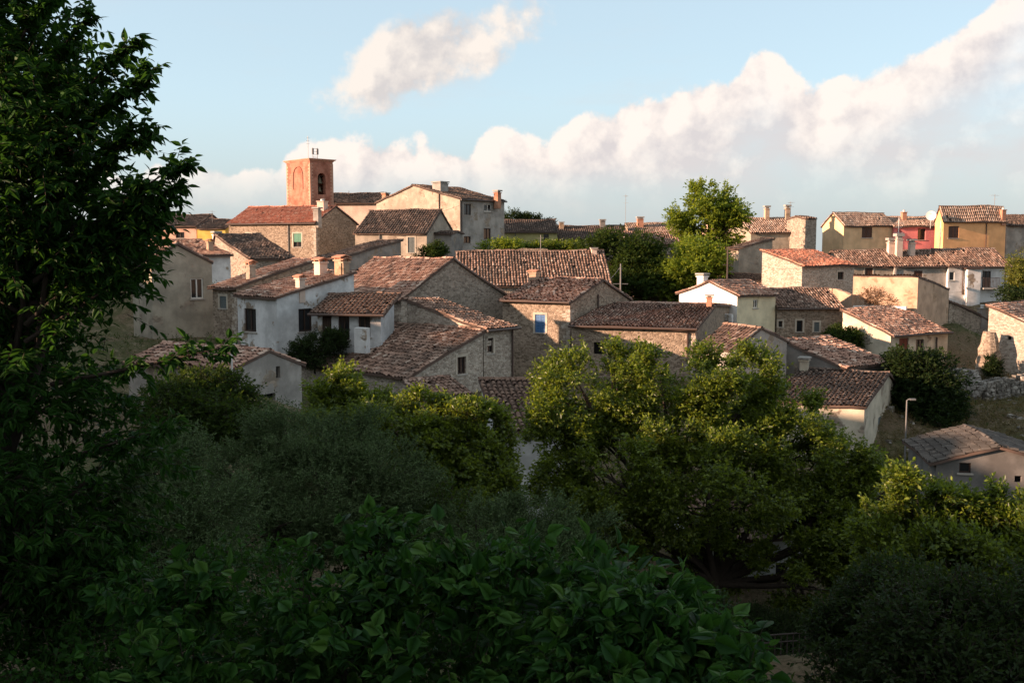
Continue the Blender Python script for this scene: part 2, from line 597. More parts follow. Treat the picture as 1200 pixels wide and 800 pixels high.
# ------------------------------------------------------------------ walls and windows
def wall_face(mb, O, t, prof, holes, n, depth=.17, mi=0):
    outer = [Vector((a, b, 0)) for a, b in prof]
    polys = [outer] + [[Vector((h[0], h[2], 0)), Vector((h[0], h[3], 0)), Vector((h[1], h[3], 0)), Vector((h[1], h[2], 0))] for h in holes]
    flat = [p for q in polys for p in q]
    k0 = len(mb.v)
    for p in flat:
        mb.v.append(tuple(O + t * p.x + UP * (p.y - O.z)))
    for tri in tessellate_polygon(polys):
        mb.f.append(tuple(k0 + i for i in tri))
        mb.m.append(mi)
    for h in holes:
        c = [O + t * a + UP * (b - O.z) for a, b in ((h[0], h[2]), (h[1], h[2]), (h[1], h[3]), (h[0], h[3]))]
        for i in range(4):
            p, q = c[i], c[(i + 1) % 4]
            mb.face([p, q, q - n * depth, p - n * depth], mi)


def build_window(root, O, t, n, h, style, band=None):
    """h = (t0, t1, z0, z1) on the wall; sub-parts sit under the frame"""
    t0, t1, z0, z1 = h
    Q = O + t * t0 + UP * (z0 - O.z)
    w, hh = t1 - t0, z1 - z0
    door = style.startswith('door')
    fm = {'white': 'white_wood', 'brown': 'dark_wood', 'dark': 'dark_wood'}.get(style, 'dark_wood')
    mb = MB()
    if style == 'hole':
        mb.box(Q, t, n, UP, (0.002, -.165, .002), (w - .002, -.15, hh - .002))
        return mb.build('window', 'dark_inside', root)
    b = min(.07, w * .12)
    if door:
        col = {'door_red': 'red_wood', 'door_brown': 'dark_wood', 'door_grey': 'grey_shutter'}[style]
        for i in range(2):
            mb.box(Q, t, n, UP, (i * w / 2 + .004, -.12, .003), ((i + 1) * w / 2 - .004, -.07, hh - .003))
            mb.box(Q, t, n, UP, (i * w / 2 + .1, -.07, .15), ((i + 1) * w / 2 - .1, -.05, hh * .45))
            mb.box(Q, t, n, UP, (i * w / 2 + .1, -.07, hh * .55), ((i + 1) * w / 2 - .1, -.05, hh - .15))
        d = mb.build('door', col, root)
        hb = MB()
        hb.box(Q, t, n, UP, (w / 2 + .03, -.07, hh * .46), (w / 2 + .07, -.02, hh * .52))
        hb.build('handle', 'pale_metal', d)
        return d
    y0, y1 = -.14, -.075
    mb.box(Q, t, n, UP, (0.002, y0, 0.002), (b, y1, hh - .002))
    mb.box(Q, t, n, UP, (w - b, y0, .002), (w - .002, y1, hh - .002))
    mb.box(Q, t, n, UP, (b, y0, .002), (w - b, y1, b))
    mb.box(Q, t, n, UP, (b, y0, hh - b), (w - b, y1, hh - .002))
    if w > .55:
        mb.box(Q, t, n, UP, (w / 2 - b * .5, y0, b), (w / 2 + b * .5, y1 + .004, hh - b))
    fr = mb.build('window', fm, root)
    pm = MB()
    pm.box(Q, t, n, UP, (b * .8, -.125, b * .8), (w - b * .8, -.115, hh - b * .8))
    pm.build('pane', 'pane_glass', fr)
    smb = MB()
    smb.box(Q, t, n, UP, (-.08, -.10, -.07), (w + .08, .06, -.003))
    smb.build('sill', 'sill_stone', fr)
    if band:
        sb = MB()
        for lo, hi in (((-.13, .001, -.071), (-.001, .018, hh + .13)), ((w + .001, .001, -.071), (w + .13, .018, hh + .13)), ((-.001, .001, hh + .001), (w + .001, .018, hh + .13))):
            sb.box(Q, t, n, UP, lo, hi)
        sb.build('surround', band, fr)
    if style.startswith('shut'):
        cl = {'shut_green': 'green_shutter', 'shut_blue': 'blue_shutter', 'shut_grey': 'grey_shutter', 'shut_brown': 'brown_shutter'}[style]
        full = 1.0 if style != 'shut_green' else random.choice([1.0, .62])
        for i in range(2):
            sb = MB()
            x0, x1 = i * w / 2 + .008, (i + 1) * w / 2 - .008
            zlo = hh * (1 - full) + .004
            sb.box(Q, t, n, UP, (x0, -.06, zlo), (x0 + .06, -.02, hh - .006))
            sb.box(Q, t, n, UP, (x1 - .06, -.06, zlo), (x1, -.02, hh - .006))
            ns = max(5, int((hh - zlo) / .09))
            for k in range(ns):
                za = zlo + (hh - zlo - .01) * k / ns
                zb = za + (hh - zlo - .01) / ns * .82
                sb.box(Q, t, n, UP, (x0 + .06, -.055, za), (x1 - .06, -.028, zb))
            sb.build('shutter', cl, fr)
    return fr


# ------------------------------------------------------------------ roofs of barrel tiles
def tile_slope(O, ed, sd, We, Ls, pitch=.23, exp=.34, rough=1.0, seed=0):
    """rows of covering tiles on the slope with eave corner O, eave direction ed, up-slope direction sd"""
    rg = np.random.default_rng(seed)
    nrm = ed.cross(sd)
    if nrm.z < 0:
        nrm = -nrm
    nc, nr = max(2, int(We / pitch)), max(2, int(Ls / exp))
    pc, pr = We / nc, Ls / nr
    ci, ri = np.meshgrid(np.arange(nc), np.arange(nr), indexing='ij')
    ci, ri = ci.ravel().astype(float), ri.ravel().astype(float)
    n = len(ci)
    u = (ci + .5) * pc + rg.normal(0, .018 * rough, n)
    v = ri * pr + rg.normal(0, .03 * rough, n)
    rot = rg.normal(0, .055 * rough, n)
    lift = np.abs(rg.normal(0, .012 * rough, n))
    keep = rg.random(n) > .012 * rough
    u, v, rot, lift = u[keep], v[keep], rot[keep], lift[keep]
    n = len(u)
    L = exp * 1.2
    r0 = pitch * .40 * (1 + rg.normal(0, .06 * rough, n))
    ang = np.linspace(0.0, math.pi, 5)
    pts = []
    for end in (0, 1):
        rr = r0 * (1.08 if end == 0 else .86)
        for a_ in ang:
            lu = rr * np.cos(a_)
            lv = np.full(n, end * L)
            ln = rr * np.sin(a_) * .95 + (.028 if end == 0 else 0.0) + lift
            pu = u + lu * np.cos(rot) - lv * np.sin(rot)
            pv = v + lu * np.sin(rot) + lv * np.cos(rot)
            pts.append((pu, pv, ln))
    # a lower end face so that the eave shows little arches
    E, S, Nn, O3 = (np.array(x) for x in (ed, sd, nrm, O))
    V = np.zeros((n, 10, 3))
    for k, (pu, pv, ln) in enumerate(pts):
        V[:, k] = O3 + pu[:, None] * E + pv[:, None] * S + ln[:, None] * Nn
    q = []
    for j in range(4):
        q += [j, j + 1, j + 6, j + 5]
    idx = (np.arange(n)[:, None] * 10 + np.array(q)[None]).ravel()
    return V.reshape(-1, 3), idx


def sag(V, seed, amp=.06):
    if len(V) == 0:
        return V
    k = seed * 3.7
    x, y = V[:, 0], V[:, 1]
    V[:, 2] += amp * (np.sin(x * .9 + k) * np.cos(y * .8 + 1.3 * k) + .6 * np.sin(x * 2.1 - y * 1.7 + k) * .7) - amp * .3
    return V


class Slope:
    def __init__(s, O, ed, sd, We, Ls):
        s.O, s.ed, s.sd, s.We, s.Ls = O, ed, sd, We, Ls
        s.n = ed.cross(sd).normalized()
        if s.n.z < 0:
            s.n = -s.n

    def hit(s, px, py):
        d = ray(px, py)
        den = d.dot(s.n)
        if abs(den) < 1e-6:
            return None
        t = s.O.dot(s.n) / den
        if t <= 0:
            return None
        h = d * t
        q = h - s.O
        if -.3 < q.dot(s.ed) < s.We + .3 and -.3 < q.dot(s.sd) < s.Ls + .3:
            return h
        return None


SEED = [0]


def make_roof(root, slopes, ridge, tile, slab='slab_old', pitch=.23, rough=1.0, thick=.09, name='roof', amp=.05):
    """slopes: list of Slope; ridge: (p, q) or None"""
    SEED[0] += 1
    sd_ = SEED[0]
    Vs, Is, Ms, off = [], [], [], 0
    for k, s in enumerate(slopes):
        V, I = tile_slope(s.O, s.ed, s.sd, s.We, s.Ls, pitch, pitch * 1.5, rough, sd_ * 10 + k)
        Vs.append(sag(V, sd_, amp))
        Is.append(I + off)
        Ms.append(np.zeros(len(I) // 4, int))
        off += len(V)
        # slab, cut into a grid so that it can sag with the tiles
        nu, nv = max(2, int(s.We / .8)), max(2, int(s.Ls / .8))
        g = np.array([[np.array(s.O + s.ed * (s.We * i / nu) + s.sd * (s.Ls * j / nv)) for j in range(nv + 1)] for i in range(nu + 1)]).reshape(-1, 3)
        for lay in (0, 1):
            gg = sag(g.copy(), sd_, amp) - np.array(s.n) * (thick * lay + .002)
            Vs.append(gg)
            f = []
            for i in range(nu):
                for j in range(nv):
                    a0 = i * (nv + 1) + j
                    f += [a0, a0 + 1, a0 + nv + 2, a0 + nv + 1]
            Is.append(np.array(f) + off)
            Ms.append(np.full(nu * nv, 1))
            base = off
            off += len(gg)
            if lay == 0:
                top = base
            else:
                rim = [i * (nv + 1) for i in range(nu + 1)] + [nu * (nv + 1) + j for j in range(1, nv + 1)] + \
                      [i * (nv + 1) + nv for i in range(nu - 1, -1, -1)] + [j for j in range(nv - 1, 0, -1)]
                f = []
                for i in range(len(rim)):
                    p, q = rim[i], rim[(i + 1) % len(rim)]
                    f += [top + p, top + q, base + q, base + p]
                Is.append(np.array(f))
                Ms.append(np.full(len(rim), 1))
    if ridge is not None:
        p, q = ridge
        d = (q - p)
        n = max(2, int(d.length / (pitch * 1.55)))
        d.normalize()
        side = d.cross(UP).normalized()
        rg = np.random.default_rng(sd_)
        L = (q - p).length / n
        V = []
        I = []
        for i in range(n):
            c = p + d * (L * i) + side * float(rg.normal(0, .02)) + UP * float(.02 + abs(rg.normal(0, .015)))
            sd2 = side + d * float(rg.normal(0, .06))
            k0 = len(V)
            for e_, rr in ((0, .56 * pitch), (1, .46 * pitch)):
                for j in range(6):
                    t = math.pi * j / 5
                    V.append(np.array(c + d * (L * 1.2 * e_) + sd2 * (rr * math.cos(t)) + UP * (rr * .85 * math.sin(t) - .02)))
            for j in range(5):
                I += [k0 + j, k0 + j + 1, k0 + j + 7, k0 + j + 6]
        V = sag(np.array(V), sd_, amp)
        Vs.append(V)
        Is.append(np.array(I) + off)
        Ms.append(np.zeros(len(I) // 4, int))
        off += len(V)
    return np_mesh(name, np.vstack(Vs), 4, np.concatenate(Is), [tile, slab], np.concatenate(Ms), root)


def chimney(roof, p, h, w, style='stack', mat='warm_plaster', ang=.5, d=None):
    ex, ey = Vector((math.cos(ang), math.sin(ang), 0)), Vector((-math.sin(ang), math.cos(ang), 0))
    d = d or w
    mb = MB()
    mb.box(p, ex, ey, UP, (-w / 2, -d / 2, -.7), (w / 2, d / 2, h * .72))
    mb.box(p, ex, ey, UP, (-w / 2 - .06, -d / 2 - .06, h * .72), (w / 2 + .06, d / 2 + .06, h * .72 + .07))
    c = mb.build('chimney', [mat], roof)
    cb = MB()
    if style == 'stack':            # four short legs under two leaning tiles
        for i in (-1, 1):
            for j in (-1, 1):
                cb.box(p, ex, ey, UP, (i * w * .42 - .05, j * d * .42 - .05, h * .72 + .071), (i * w * .42 + .05, j * d * .42 + .05, h * .9))
        hz = h * .9
        for i in (-1, 1):
            a_ = [p + ex * (i * (w / 2 + .1)) + ey * (j * (d / 2 + .1)) + UP * (hz + .002) for j in (-1, 1)]
            b_ = [p + ey * (j * (d / 2 + .1)) + UP * (h + .02) for j in (1, -1)]
            cb.face(a_ + b_)
            cb.face([x + UP * .05 for x in a_ + b_])
            cb.face([a_[0], a_[1], a_[1] + UP * .05, a_[0] + UP * .05])
            cb.face([a_[0], b_[1], b_[1] + UP * .05, a_[0] + UP * .05])
            cb.face([a_[1], b_[0], b_[0] + UP * .05, a_[1] + UP * .05])
        return c, cb, 'terracotta'
    if style == 'pot':
        cb.tube([p + UP * (h * .72 + .07), p + UP * (h * .96)], [w * .28, w * .24], 8)
        cb.tube([p + UP * (h * .965), p + UP * h], [w * .4, w * .1], 8)
        return c, cb, 'pale_metal'
    cb.box(p, ex, ey, UP, (-w / 2 + .05, -d / 2 + .05, h * .72 + .071), (w / 2 - .05, d / 2 - .05, h * .88))
    cb.box(p, ex, ey, UP, (-w / 2 - .1, -d / 2 - .1, h * .88 + .001), (w / 2 + .1, d / 2 + .1, h))
    return c, cb, 'concrete'


def antenna(roof, p, h, arms=4, w=.9, ang=.3):
    mb = MB()
    d = Vector((math.cos(ang), math.sin(ang), 0))
    s = Vector((-math.sin(ang), math.cos(ang), 0))
    mb.tube([p - UP * .3, p + UP * h], .022, 5)
    mb.tube([p + UP * h * .93 - d * w * .5, p + UP * h * .93 + d * w * .5], .014, 4)
    for k in range(arms):
        q = p + UP * h * .93 + d * w * (-.45 + .9 * k / (arms - 1))
        mb.tube([q - s * (.32 - .04 * k), q + s * (.32 - .04 * k)], .009, 4)
    mb.tube([p + UP * h * .7 - s * .35, p + UP * h * .7 + s * .35], .012, 4)
    mb.build('antenna', 'cable_grey', roof)


# ------------------------------------------------------------------ a house
G_HOUSE = 'tile roofed houses of the hill town'
HOUSES = {}


def house(key, name, label, C, th, wall, tile='tile_old', L=None, R_=None, WA=None, WB=None, ridge='a', apex=None, rise=None, frac=.5, z1=None,
          base=420, wins=(), chims=(), ants=(), ov=.28, vo=.12, pitch=.2, rough=.75, gutter=None, pipes=(), wallA=None, flat=False, amp=.05, cat='house', gdz=-.25):
    """C = (px, py, Y): the near corner at eave height.  Wall A runs left and away from it, wall B right and away.
    ridge 'a': ridge along A (gable on B); ridge 'b': ridge along B (gable on A)."""
    C0 = P(*C)
    t = R(th)
    a = Vector((-math.sin(t), math.cos(t), 0))
    b = Vector((math.cos(t), math.sin(t), 0))
    WA = WA or along(C0, a, L)
    WB = WB or along(C0, b, R_)
    if not (0 < WA < 40 and 0 < WB < 40):
        print('BAD HOUSE', key, WA, WB)
        WA, WB = min(max(abs(WA), 2), 15), min(max(abs(WB), 2), 15)
    zb = P(C[0], base, C[2]).z
    z0 = C0.z
    # across = horizontal direction across the ridge, W its length
    ac, W, al, Lr = (b, WB, a, WA) if ridge == 'a' else (a, WA, b, WB)
    zr = None
    if apex is not None:
        h = on_plane(apex[0], apex[1], C0, al)
        rb, zr = (h - C0).dot(ac), h.z
        if rb > W - .4:
            rb = W
        if rb < .3:
            rb = .3
    elif rise is not None:
        rb, zr = W * frac, z0 + rise
    else:
        rb, zr = W, z0
    if z1 is not None:
        e_ = on_plane(z1[0], z1[1], C0, al)
        zz1 = e_.z
        if apex is None and rise is None:
            zr = zz1
    else:
        zz1 = z0 - (zr - z0) * 0 if rb < W else zr
    if rb >= W:
        zz1 = zr
    root = thing(name, C0 + (a * WA + b * WB) * .5 + UP * (zb - .6 - z0), label, cat, G_HOUSE)
    for q in (C0, C0 + a * WA, C0 + b * WB, C0 + a * WA + b * WB):
        GROUND.append((q.x, q.y, zb + gdz))
    z_bot = zb - 2.6
    prof = [(0, z0)] + ([(rb, zr)] if rb < W else []) + [(W, zz1)]

    def topz(s_):
        for (s0, q0), (s1, q1) in zip(prof, prof[1:]):
            if s0 - 1e-6 <= s_ <= s1 + 1e-6:
                return q0 + (q1 - q0) * (s_ - s0) / max(1e-6, s1 - s0)
        return prof[-1][1]

    gableprof = [(0, z_bot), (W, z_bot)] + [(s_, q_) for s_, q_ in reversed(prof)]
    flatlow = [(0, z_bot), (Lr, z_bot), (Lr, z0), (0, z0)]
    flathigh = [(0, z_bot), (Lr, z_bot), (Lr, zz1), (0, zz1)]
    na, nb = -b, -a                                           # outward normals of wall A and of wall B
    pA, pB = (flatlow, gableprof) if ridge == 'a' else (gableprof, flatlow)
    holes = {'A': [], 'B': []}
    items = []
    for wdef in wins:
        side, px, py, wp, hp, style = wdef
        dr, n_ = (a, na) if side == 'A' else (b, nb)
        c = on_plane(px, py, C0, n_)
        s_ = (c - C0).dot(dr)
        c2 = on_plane(px + .5, py, C0, n_)
        k = abs((c2 - C0).dot(dr) - s_) * 2
        cz = on_plane(px, py - .5, C0, n_)
        kz = abs(cz.z - c.z) * 2
        w_, h_ = max(.25, wp * k), max(.25, hp * kz)
        w_ = min(w_, 2.2)
        hh = (s_ - w_ / 2, s_ + w_ / 2, c.z - h_ / 2, c.z + h_ / 2)
        lim = WA if side == 'A' else WB
        if hh[0] < .05 or hh[1] > lim - .05:
            print('window off wall', key, wdef, hh, lim)
            continue
        holes[side].append(hh)
        items.append((side, dr, n_, hh, style))
    mb = MB()
    wall_face(mb, C0, a, pA, holes['A'], na, mi=1 if wallA else 0)
    wall_face(mb, C0, b, pB, holes['B'], nb)
    # far walls
    if ridge == 'a':
        wall_face(mb, C0 + b * WB, a, flathigh, [], b)
        wall_face(mb, C0 + a * WA, b, gableprof, [], a)
    else:
        wall_face(mb, C0 + a * WA, b, flathigh, [], a)
        wall_face(mb, C0 + b * WB, a, gableprof, [], b)
    mb.build('wall', [wall, wallA] if wallA else wall, root)
    for side, dr, n_, hh, style in items:
        build_window(root, C0, dr, n_, hh, style, 'band_plaster' if 'stone' in wall or 'beige' in wall else None)
    if 'stone' in wall and rise is None:
        qm = MB()
        z, k = zb - .2, 0
        rq = random.Random(len(key) + int(C[0]))
        while z < z0 - .45:
            hq = rq.uniform(.22, .34)
            l1, l2 = (rq.uniform(.4, .6), rq.uniform(.2, .3)) if k % 2 else (rq.uniform(.2, .3), rq.uniform(.4, .6))
            qm.box(C0, b, a, UP, (-.018, -.018, z - z0), (l1, l2, z - z0 + hq - .02))
            z += hq
            k += 1
        qm.build('quoin', 'pale_stone', root)
    # roof
    sl_ = []
    lift = .10
    O = C0 - al * vo
    run, rs = rb, zr - z0
    sdv = (ac * run + UP * rs)
    Ls = sdv.length
    sdv = sdv / Ls
    two = rb < W
    sl_.append(Slope(O + UP * lift - sdv * ov, al.copy(), sdv, Lr + 2 * vo, Ls + ov + (0 if two else ov * .6)))
    rd = None
    if two:
        sd2 = (-ac * (W - rb) + UP * (zr - zz1))
        L2 = sd2.length
        sd2 = sd2 / L2
        O2 = C0 + ac * W + UP * (zz1 - z0) - al * vo
        sl_.append(Slope(O2 + UP * lift - sd2 * ov, al.copy(), sd2, Lr + 2 * vo, L2 + ov))
        rp = C0 + ac * rb + UP * (zr - z0 + lift)
        rd = (rp - al * vo, rp + al * (Lr + vo))
    else:
        rp = sl_[0].O + sdv * sl_[0].Ls
        rd = (rp, rp + al * (Lr + 2 * vo))
    rf = make_roof(root, sl_, rd, tile, pitch=pitch, rough=rough, amp=amp)
    # eave board / gutter
    if gutter:
        g = MB()
        e0 = sl_[0].O + UP * (-.05) - ac * .06
        g.tube([e0, e0 + al * (Lr + 2 * vo)], .065, 8)
        g.build('gutter', gutter, root)
    for side, px, py0, py1, mat in pipes:
        dr, n_ = (a, na) if side == 'A' else (b, nb)
        c0 = on_plane(px, py0, C0, n_) + n_ * .07
        c1 = on_plane(px, py1, C0, n_) + n_ * .07
        g = MB()
        g.tube([c0, Vector((c0.x, c0.y, c1.z))], .05, 6)
        g.build('downpipe', mat, root)
    for cd in chims:
        px, pyb, pyt, wp, style, mat = cd
        best = None
        for s in sl_:
            h = s.hit(px, pyb)
            if h is not None and (best is None or h.y < best.y):
                best = h
        if best is None:
            q = C0 + ac * rb * .9 + UP * 0
            tt = along(q, al, px)
            best = q + al * min(max(tt, .2), Lr - .2)
            best = best + UP * (zr - z0)
        dep = best.y
        ch = max(.35, (pyb - pyt) / F * dep)
        c, cb, mt = chimney(rf, best, ch, max(.28, wp / F * dep), style, mat, t)
        # the cap belongs to the chimney mesh itself (three levels at most)
        me = c.data
        org = parent_origin(rf)
        nv = len(me.vertices)
        me.materials.append(MATS[mt])
        vs = [tuple(v.co) for v in me.vertices] + [(x - org[0], y - org[1], z - org[2]) for x, y, z in cb.v]
        fs = [tuple(p.vertices) for p in me.polygons] + [tuple(i + nv for i in f) for f in cb.f]
        mi = [0] * len(me.polygons) + [1] * len(cb.f)
        m2 = bpy.data.meshes.new('chimney')
        m2.from_pydata(vs, [], fs)
        m2.materials.append(MATS[mat])
        m2.materials.append(MATS[mt])
        m2.polygons.foreach_set('material_index', mi)
        m2.update()
        c.data = m2
        bpy.data.meshes.remove(me)
    for ad in ants:
        px, pyb, pyt = ad
        best = None
        for s in sl_:
            h = s.hit(px, pyb)
            if h is not None and (best is None or h.y < best.y):
                best = h
        if best is None:
            q = C0 + ac * rb + UP * (zr - z0)
            tt = along(q, al, px)
            best = q + al * min(max(tt, .2), Lr - .2)
        antenna(rf, best, max(.8, (pyb - pyt) / F * best.y), 4, .9, random.uniform(0, 3))
    HOUSES[key] = dict(root=root, C=C0, a=a, b=b, WA=WA, WB=WB, roof=rf, slopes=sl_, zr=zr, rb=rb, zb=zb)
    return root


# ------------------------------------------------------------------ the town
# upper town, left
house('pink', 'plaster_house', 'long pink house with low dark roof at far left, half hidden by the near tree', (230, 265, 112), 78, 'pink_plaster', 'tile_dark',
      L=150, WB=7, ridge='a', rise=1.3, base=300, wins=[('A', 211, 275.5, 10, 7, 'brown')], gutter='gutter_brown', pitch=.24)
house('mustard', 'plaster_house', 'small mustard yellow house next to the long pink house at far left', (264, 268, 111), 78, 'mustard_plaster', 'tile_dark',
      L=231, WB=6, ridge='a', rise=1.0, base=300, ants=[(249, 262, 247)], pitch=.24)
house('redroof', 'stone_house', 'stone house with bright red tiled roof and green shutters below the bell tower', (370, 261, 92), 66, 'brown_stone', 'tile_red',
      L=268, R_=418, ridge='a', apex=(393, 242), base=318, gutter='gutter_brown', rough=.7,
      wins=[('A', 294, 279, 11, 11, 'shut_green'), ('A', 348.5, 281.5, 9.5, 16, 'shut_green')],
      chims=[(372, 258, 243, 7, 'cap', 'grey_plaster'), (378, 246, 233, 9, 'pot', 'pale_pink')], pipes=[('A', 338, 264, 300, 'pipe_grey')])
house('church', 'church_nave', 'pale pink church nave with low roof standing right beside the brick bell tower', (441, 238, 112), 80, 'pale_pink', 'tile_dark',
      L=375, WB=7, ridge='a', rise=1.2, base=285, pitch=.24, cat='church', gutter='gutter_brown')
house('tallgrey', 'grey_house', 'tall grey three storey house with chimneys on its gabled roof, right of the bell tower', (539, 234, 95), 50, 'grey_plaster', 'tile_dark', wallA='beige_plaster',
      L=441, R_=591, ridge='b', apex=(484, 218), base=308, pitch=.225, rough=.6, ov=.2, gutter='gutter_brown',
      wins=[('B', 548, 245.5, 8, 13, 'brown'), ('B', 571.7, 243.5, 9, 9, 'white'), ('B', 571, 274, 8, 13, 'brown'), ('B', 547.6, 281, 8, 8, 'brown')],
      chims=[(516, 224, 213, 13, 'cap', 'grey_plaster'), (583, 236, 223, 6, 'cap', 'red_brick'), (452, 233, 226, 6, 'cap', 'red_brick')],
      pipes=[('B', 540.5, 236, 304, 'gutter_brown'), ('A', 515, 226, 300, 'gutter_brown')])
house('lowlong', 'plaster_house', 'low beige house with long dark roof in front of the tall grey house', (500, 273, 86), 74, 'beige_plaster', 'tile_dark',
      L=416, WB=7, ridge='a', rise=2.0, base=306, pitch=.225, wins=[('A', 482, 287, 8, 18, 'shut_grey')], pipes=[('A', 445, 274, 300, 'pipe_grey')])
house('lowblock', 'annex', 'small grey green rendered annex with flat top at the foot of the tall grey house', (529, 274, 87.5), 74, 'dark_plaster', 'tile_dark',
      L=503, WB=3, ridge='a', rise=.15, base=300, pitch=.225)
house('slope7', 'stone_house', 'house showing only a dark sagging roof below the green shuttered stone house', (292, 304, 74), 42, 'grey_stone', 'tile_dark',
      L=248, R_=345, ridge='b', apex=(252, 276), base=325, pitch=.225, wins=[('A', 259, 298, 4, 5, 'dark')], chims=[(254, 288, 271, 7, 'cap', 'white_plaster')])
house('tile6', 'stone_house', 'house with sunlit pinkish roof just behind the tan gabled house', (214, 300, 66), 40, 'white_plaster', 'tile_mixed',
      L=170, R_=270, ridge='b', apex=(180, 283), base=330, chims=[(246, 293, 281, 6, 'stack', 'warm_plaster')])
house('dark6', 'plaster_house', 'grey plaster house with single pitch roof between red roofed house and big lit roof', (400, 303, 78), 50, 'dark_plaster', 'tile_dark',
      L=372, R_=470, ridge='a', z1=(468, 283), base=325, pitch=.225)
# left cluster
house('tangable', 'tan_house', 'tan plaster house with a plain gable and one white framed window, beside the near tree', (177, 305, 55), 40, 'tan_plaster', 'tile_mixed',
      L=154, R_=248, ridge='a', apex=(208, 288), z1=(248, 309), base=392, wins=[('B', 231, 338, 15, 24, 'white')], ov=.1, vo=.08)
house('stone9', 'stone_house', 'narrow stone house with lit roof and grey shutter between tan gable and white house', (277, 338, 52.5), 47, 'brown_stone', 'tile_mixed',
      L=249, R_=372, ridge='a', apex=(370, 306), base=395, wins=[('A', 261.5, 354, 8, 14, 'shut_grey')], chims=[(294, 327, 306, 8, 'stack', 'beige_plaster')])
house('white10', 'white_house', 'white plastered house with dark wooden windows and sloping roof, left of the porch', (324, 350, 48), 48, 'blue_white', 'tile_mixed',
      L=278, R_=415, ridge='a', apex=(413, 321), base=424, ov=.2, gdz=-1.7,
      wins=[('A', 293, 375, 14, 27, 'brown'), ('B', 358, 375, 16, 27, 'brown')],
      chims=[(352, 338, 323, 8, 'stack', 'pale_pink'), (376, 322, 303, 11, 'stack', 'pale_pink'), (401, 326, 305, 12, 'stack', 'warm_plaster'), (425, 318, 300, 9, 'stack', 'warm_plaster')])
house('porch', 'white_porch_wing', 'white wing with tiled porch roof, brown door and dark windows beside the white house', (446, 367, 47.2), 80, 'blue_white', 'tile_brown',
      L=372, WB=2.2, ridge='a', rise=.62, frac=1.0, base=410, gdz=-1.7, ov=.45, vo=.3, gutter='gutter_brown',
      wins=[('A', 383, 383, 11, 27, 'door_brown'), ('A', 403, 383, 13, 30, 'brown'), ('A', 427, 382, 14, 26, 'brown')])
house('lit11', 'gable_house', 'house with big sunlit roof and a tall rubble gable wall in the middle of town', (470, 352, 57), 45, 'grey_stone', 'tile_mixed',
      L=381, R_=591, ridge='a', apex=(531, 305), z1=(591, 346), base=402)
house('lean12', 'stone_house', 'rubble stone house with low lean-to roof and slit window above the large shaded roof', (567, 387, 46.9), 50, 'pale_stone', 'tile_old',
      L=477, R_=602, ridge='b', apex=(479, 354), base=452, wins=[('B', 574, 405, 8, 18, 'dark')], pipes=[('B', 599.5, 385, 446, 'gutter_brown')], gutter='gutter_brown')
house('big13', 'stone_house', 'stone house under the largest shaded roof, at centre left above the trees', (480, 441, 43), 50, 'pale_stone', 'tile_old',
      L=350, R_=566, ridge='a', apex=(565.5, 389), base=462, wins=[('B', 541, 428, 10, 20, 'dark')], amp=.06)
house('small14', 'shed', 'small shed with low tiled roof below the stone gable, among the tree tops', (498, 467, 40.5), 34, 'grey_stone', 'tile_old',
      WA=1.6, R_=548, ridge='b', rise=.45, frac=1.0, base=486)
house('red14', 'white_house', 'low white walled house with dark reddish brown roof, mostly hidden left of the cherry tree', (586, 506, 35), 10, 'blue_white', 'tile_brown',
      WA=4.5, R_=668, ridge='b', rise=1.15, frac=1.0, base=606)
# middle
house('blue15', 'stone_house', 'stone house with a blue shuttered window under a pink tiled roof, centre of town', (668, 354, 56.5), 60, 'brown_stone', 'tile_mixed',
      L=589, R_=738, ridge='a', apex=(706, 329), z1=(738, 352), base=442, rough=1.5, gutter='gutter_brown',
      wins=[('A', 633, 379, 12, 21, 'shut_blue')], chims=[(626, 328, 317, 9, 'stack', 'warm_plaster')], ants=[(607, 330, 278)], pipes=[('B', 700, 345, 380, 'gutter_brown')])
house('back16', 'long_house', 'long house with wide ribbed roof, half lit, behind the blue shuttered house', (716, 334, 74), 93, 'grey_stone', 'tile_old',
      L=536, WB=9, ridge='a', rise=2.4, base=352, chims=[(696, 298, 290, 6, 'cap', 'pale_pink')], pitch=.225)
house('lit17', 'brick_house', 'low stone and brick house with lit ribbed roof and gutter behind the cherry tree top', (815, 386, 52), 72, 'brown_stone', 'tile_mixed',
      L=670, R_=862, ridge='a', apex=(838, 359), base=440, gutter='gutter_brown',
      wins=[('A', 755.5, 411, 13, 18, 'brown'), ('A', 702, 408, 13, 14, 'hole')], chims=[(831, 360, 345, 6, 'cap', 'terracotta')], pipes=[('A', 806, 390, 425, 'gutter_brown')])
house('yellow18', 'yellow_house', 'pale yellow house with brilliant white gable side and white chimney', (864, 347, 68), 42, 'yellow_plaster', 'tile_mixed', wallA='bright_white',
      L=796, R_=909, ridge='b', apex=(831, 331), base=392, wins=[('B', 885.5, 356, 5.5, 10, 'white')], chims=[(823, 336, 320, 9, 'cap', 'bright_white')])
house('stone19', 'stone_house', 'brownish stone house with three small windows right of the pale yellow house', (911, 361, 71), 7, 'brown_stone', 'tile_old',
      WA=5.5, R_=987, ridge='b', rise=1.2, base=399, wins=[('B', 914.5, 379.5, 4.5, 7, 'dark'), ('B', 937, 382, 7, 13, 'brown'), ('B', 957, 383, 6, 11, 'shut_grey')], gutter='gutter_brown')
house('terrace', 'shed', 'dark roofed shed wall behind the white gable, below the stone house', (866, 335, 82), 5, 'dark_plaster', 'tile_brown', WA=3, R_=912, ridge='b', rise=.8, frac=1., base=352, wins=[('B', 898, 338, 8, 5, 'hole')])
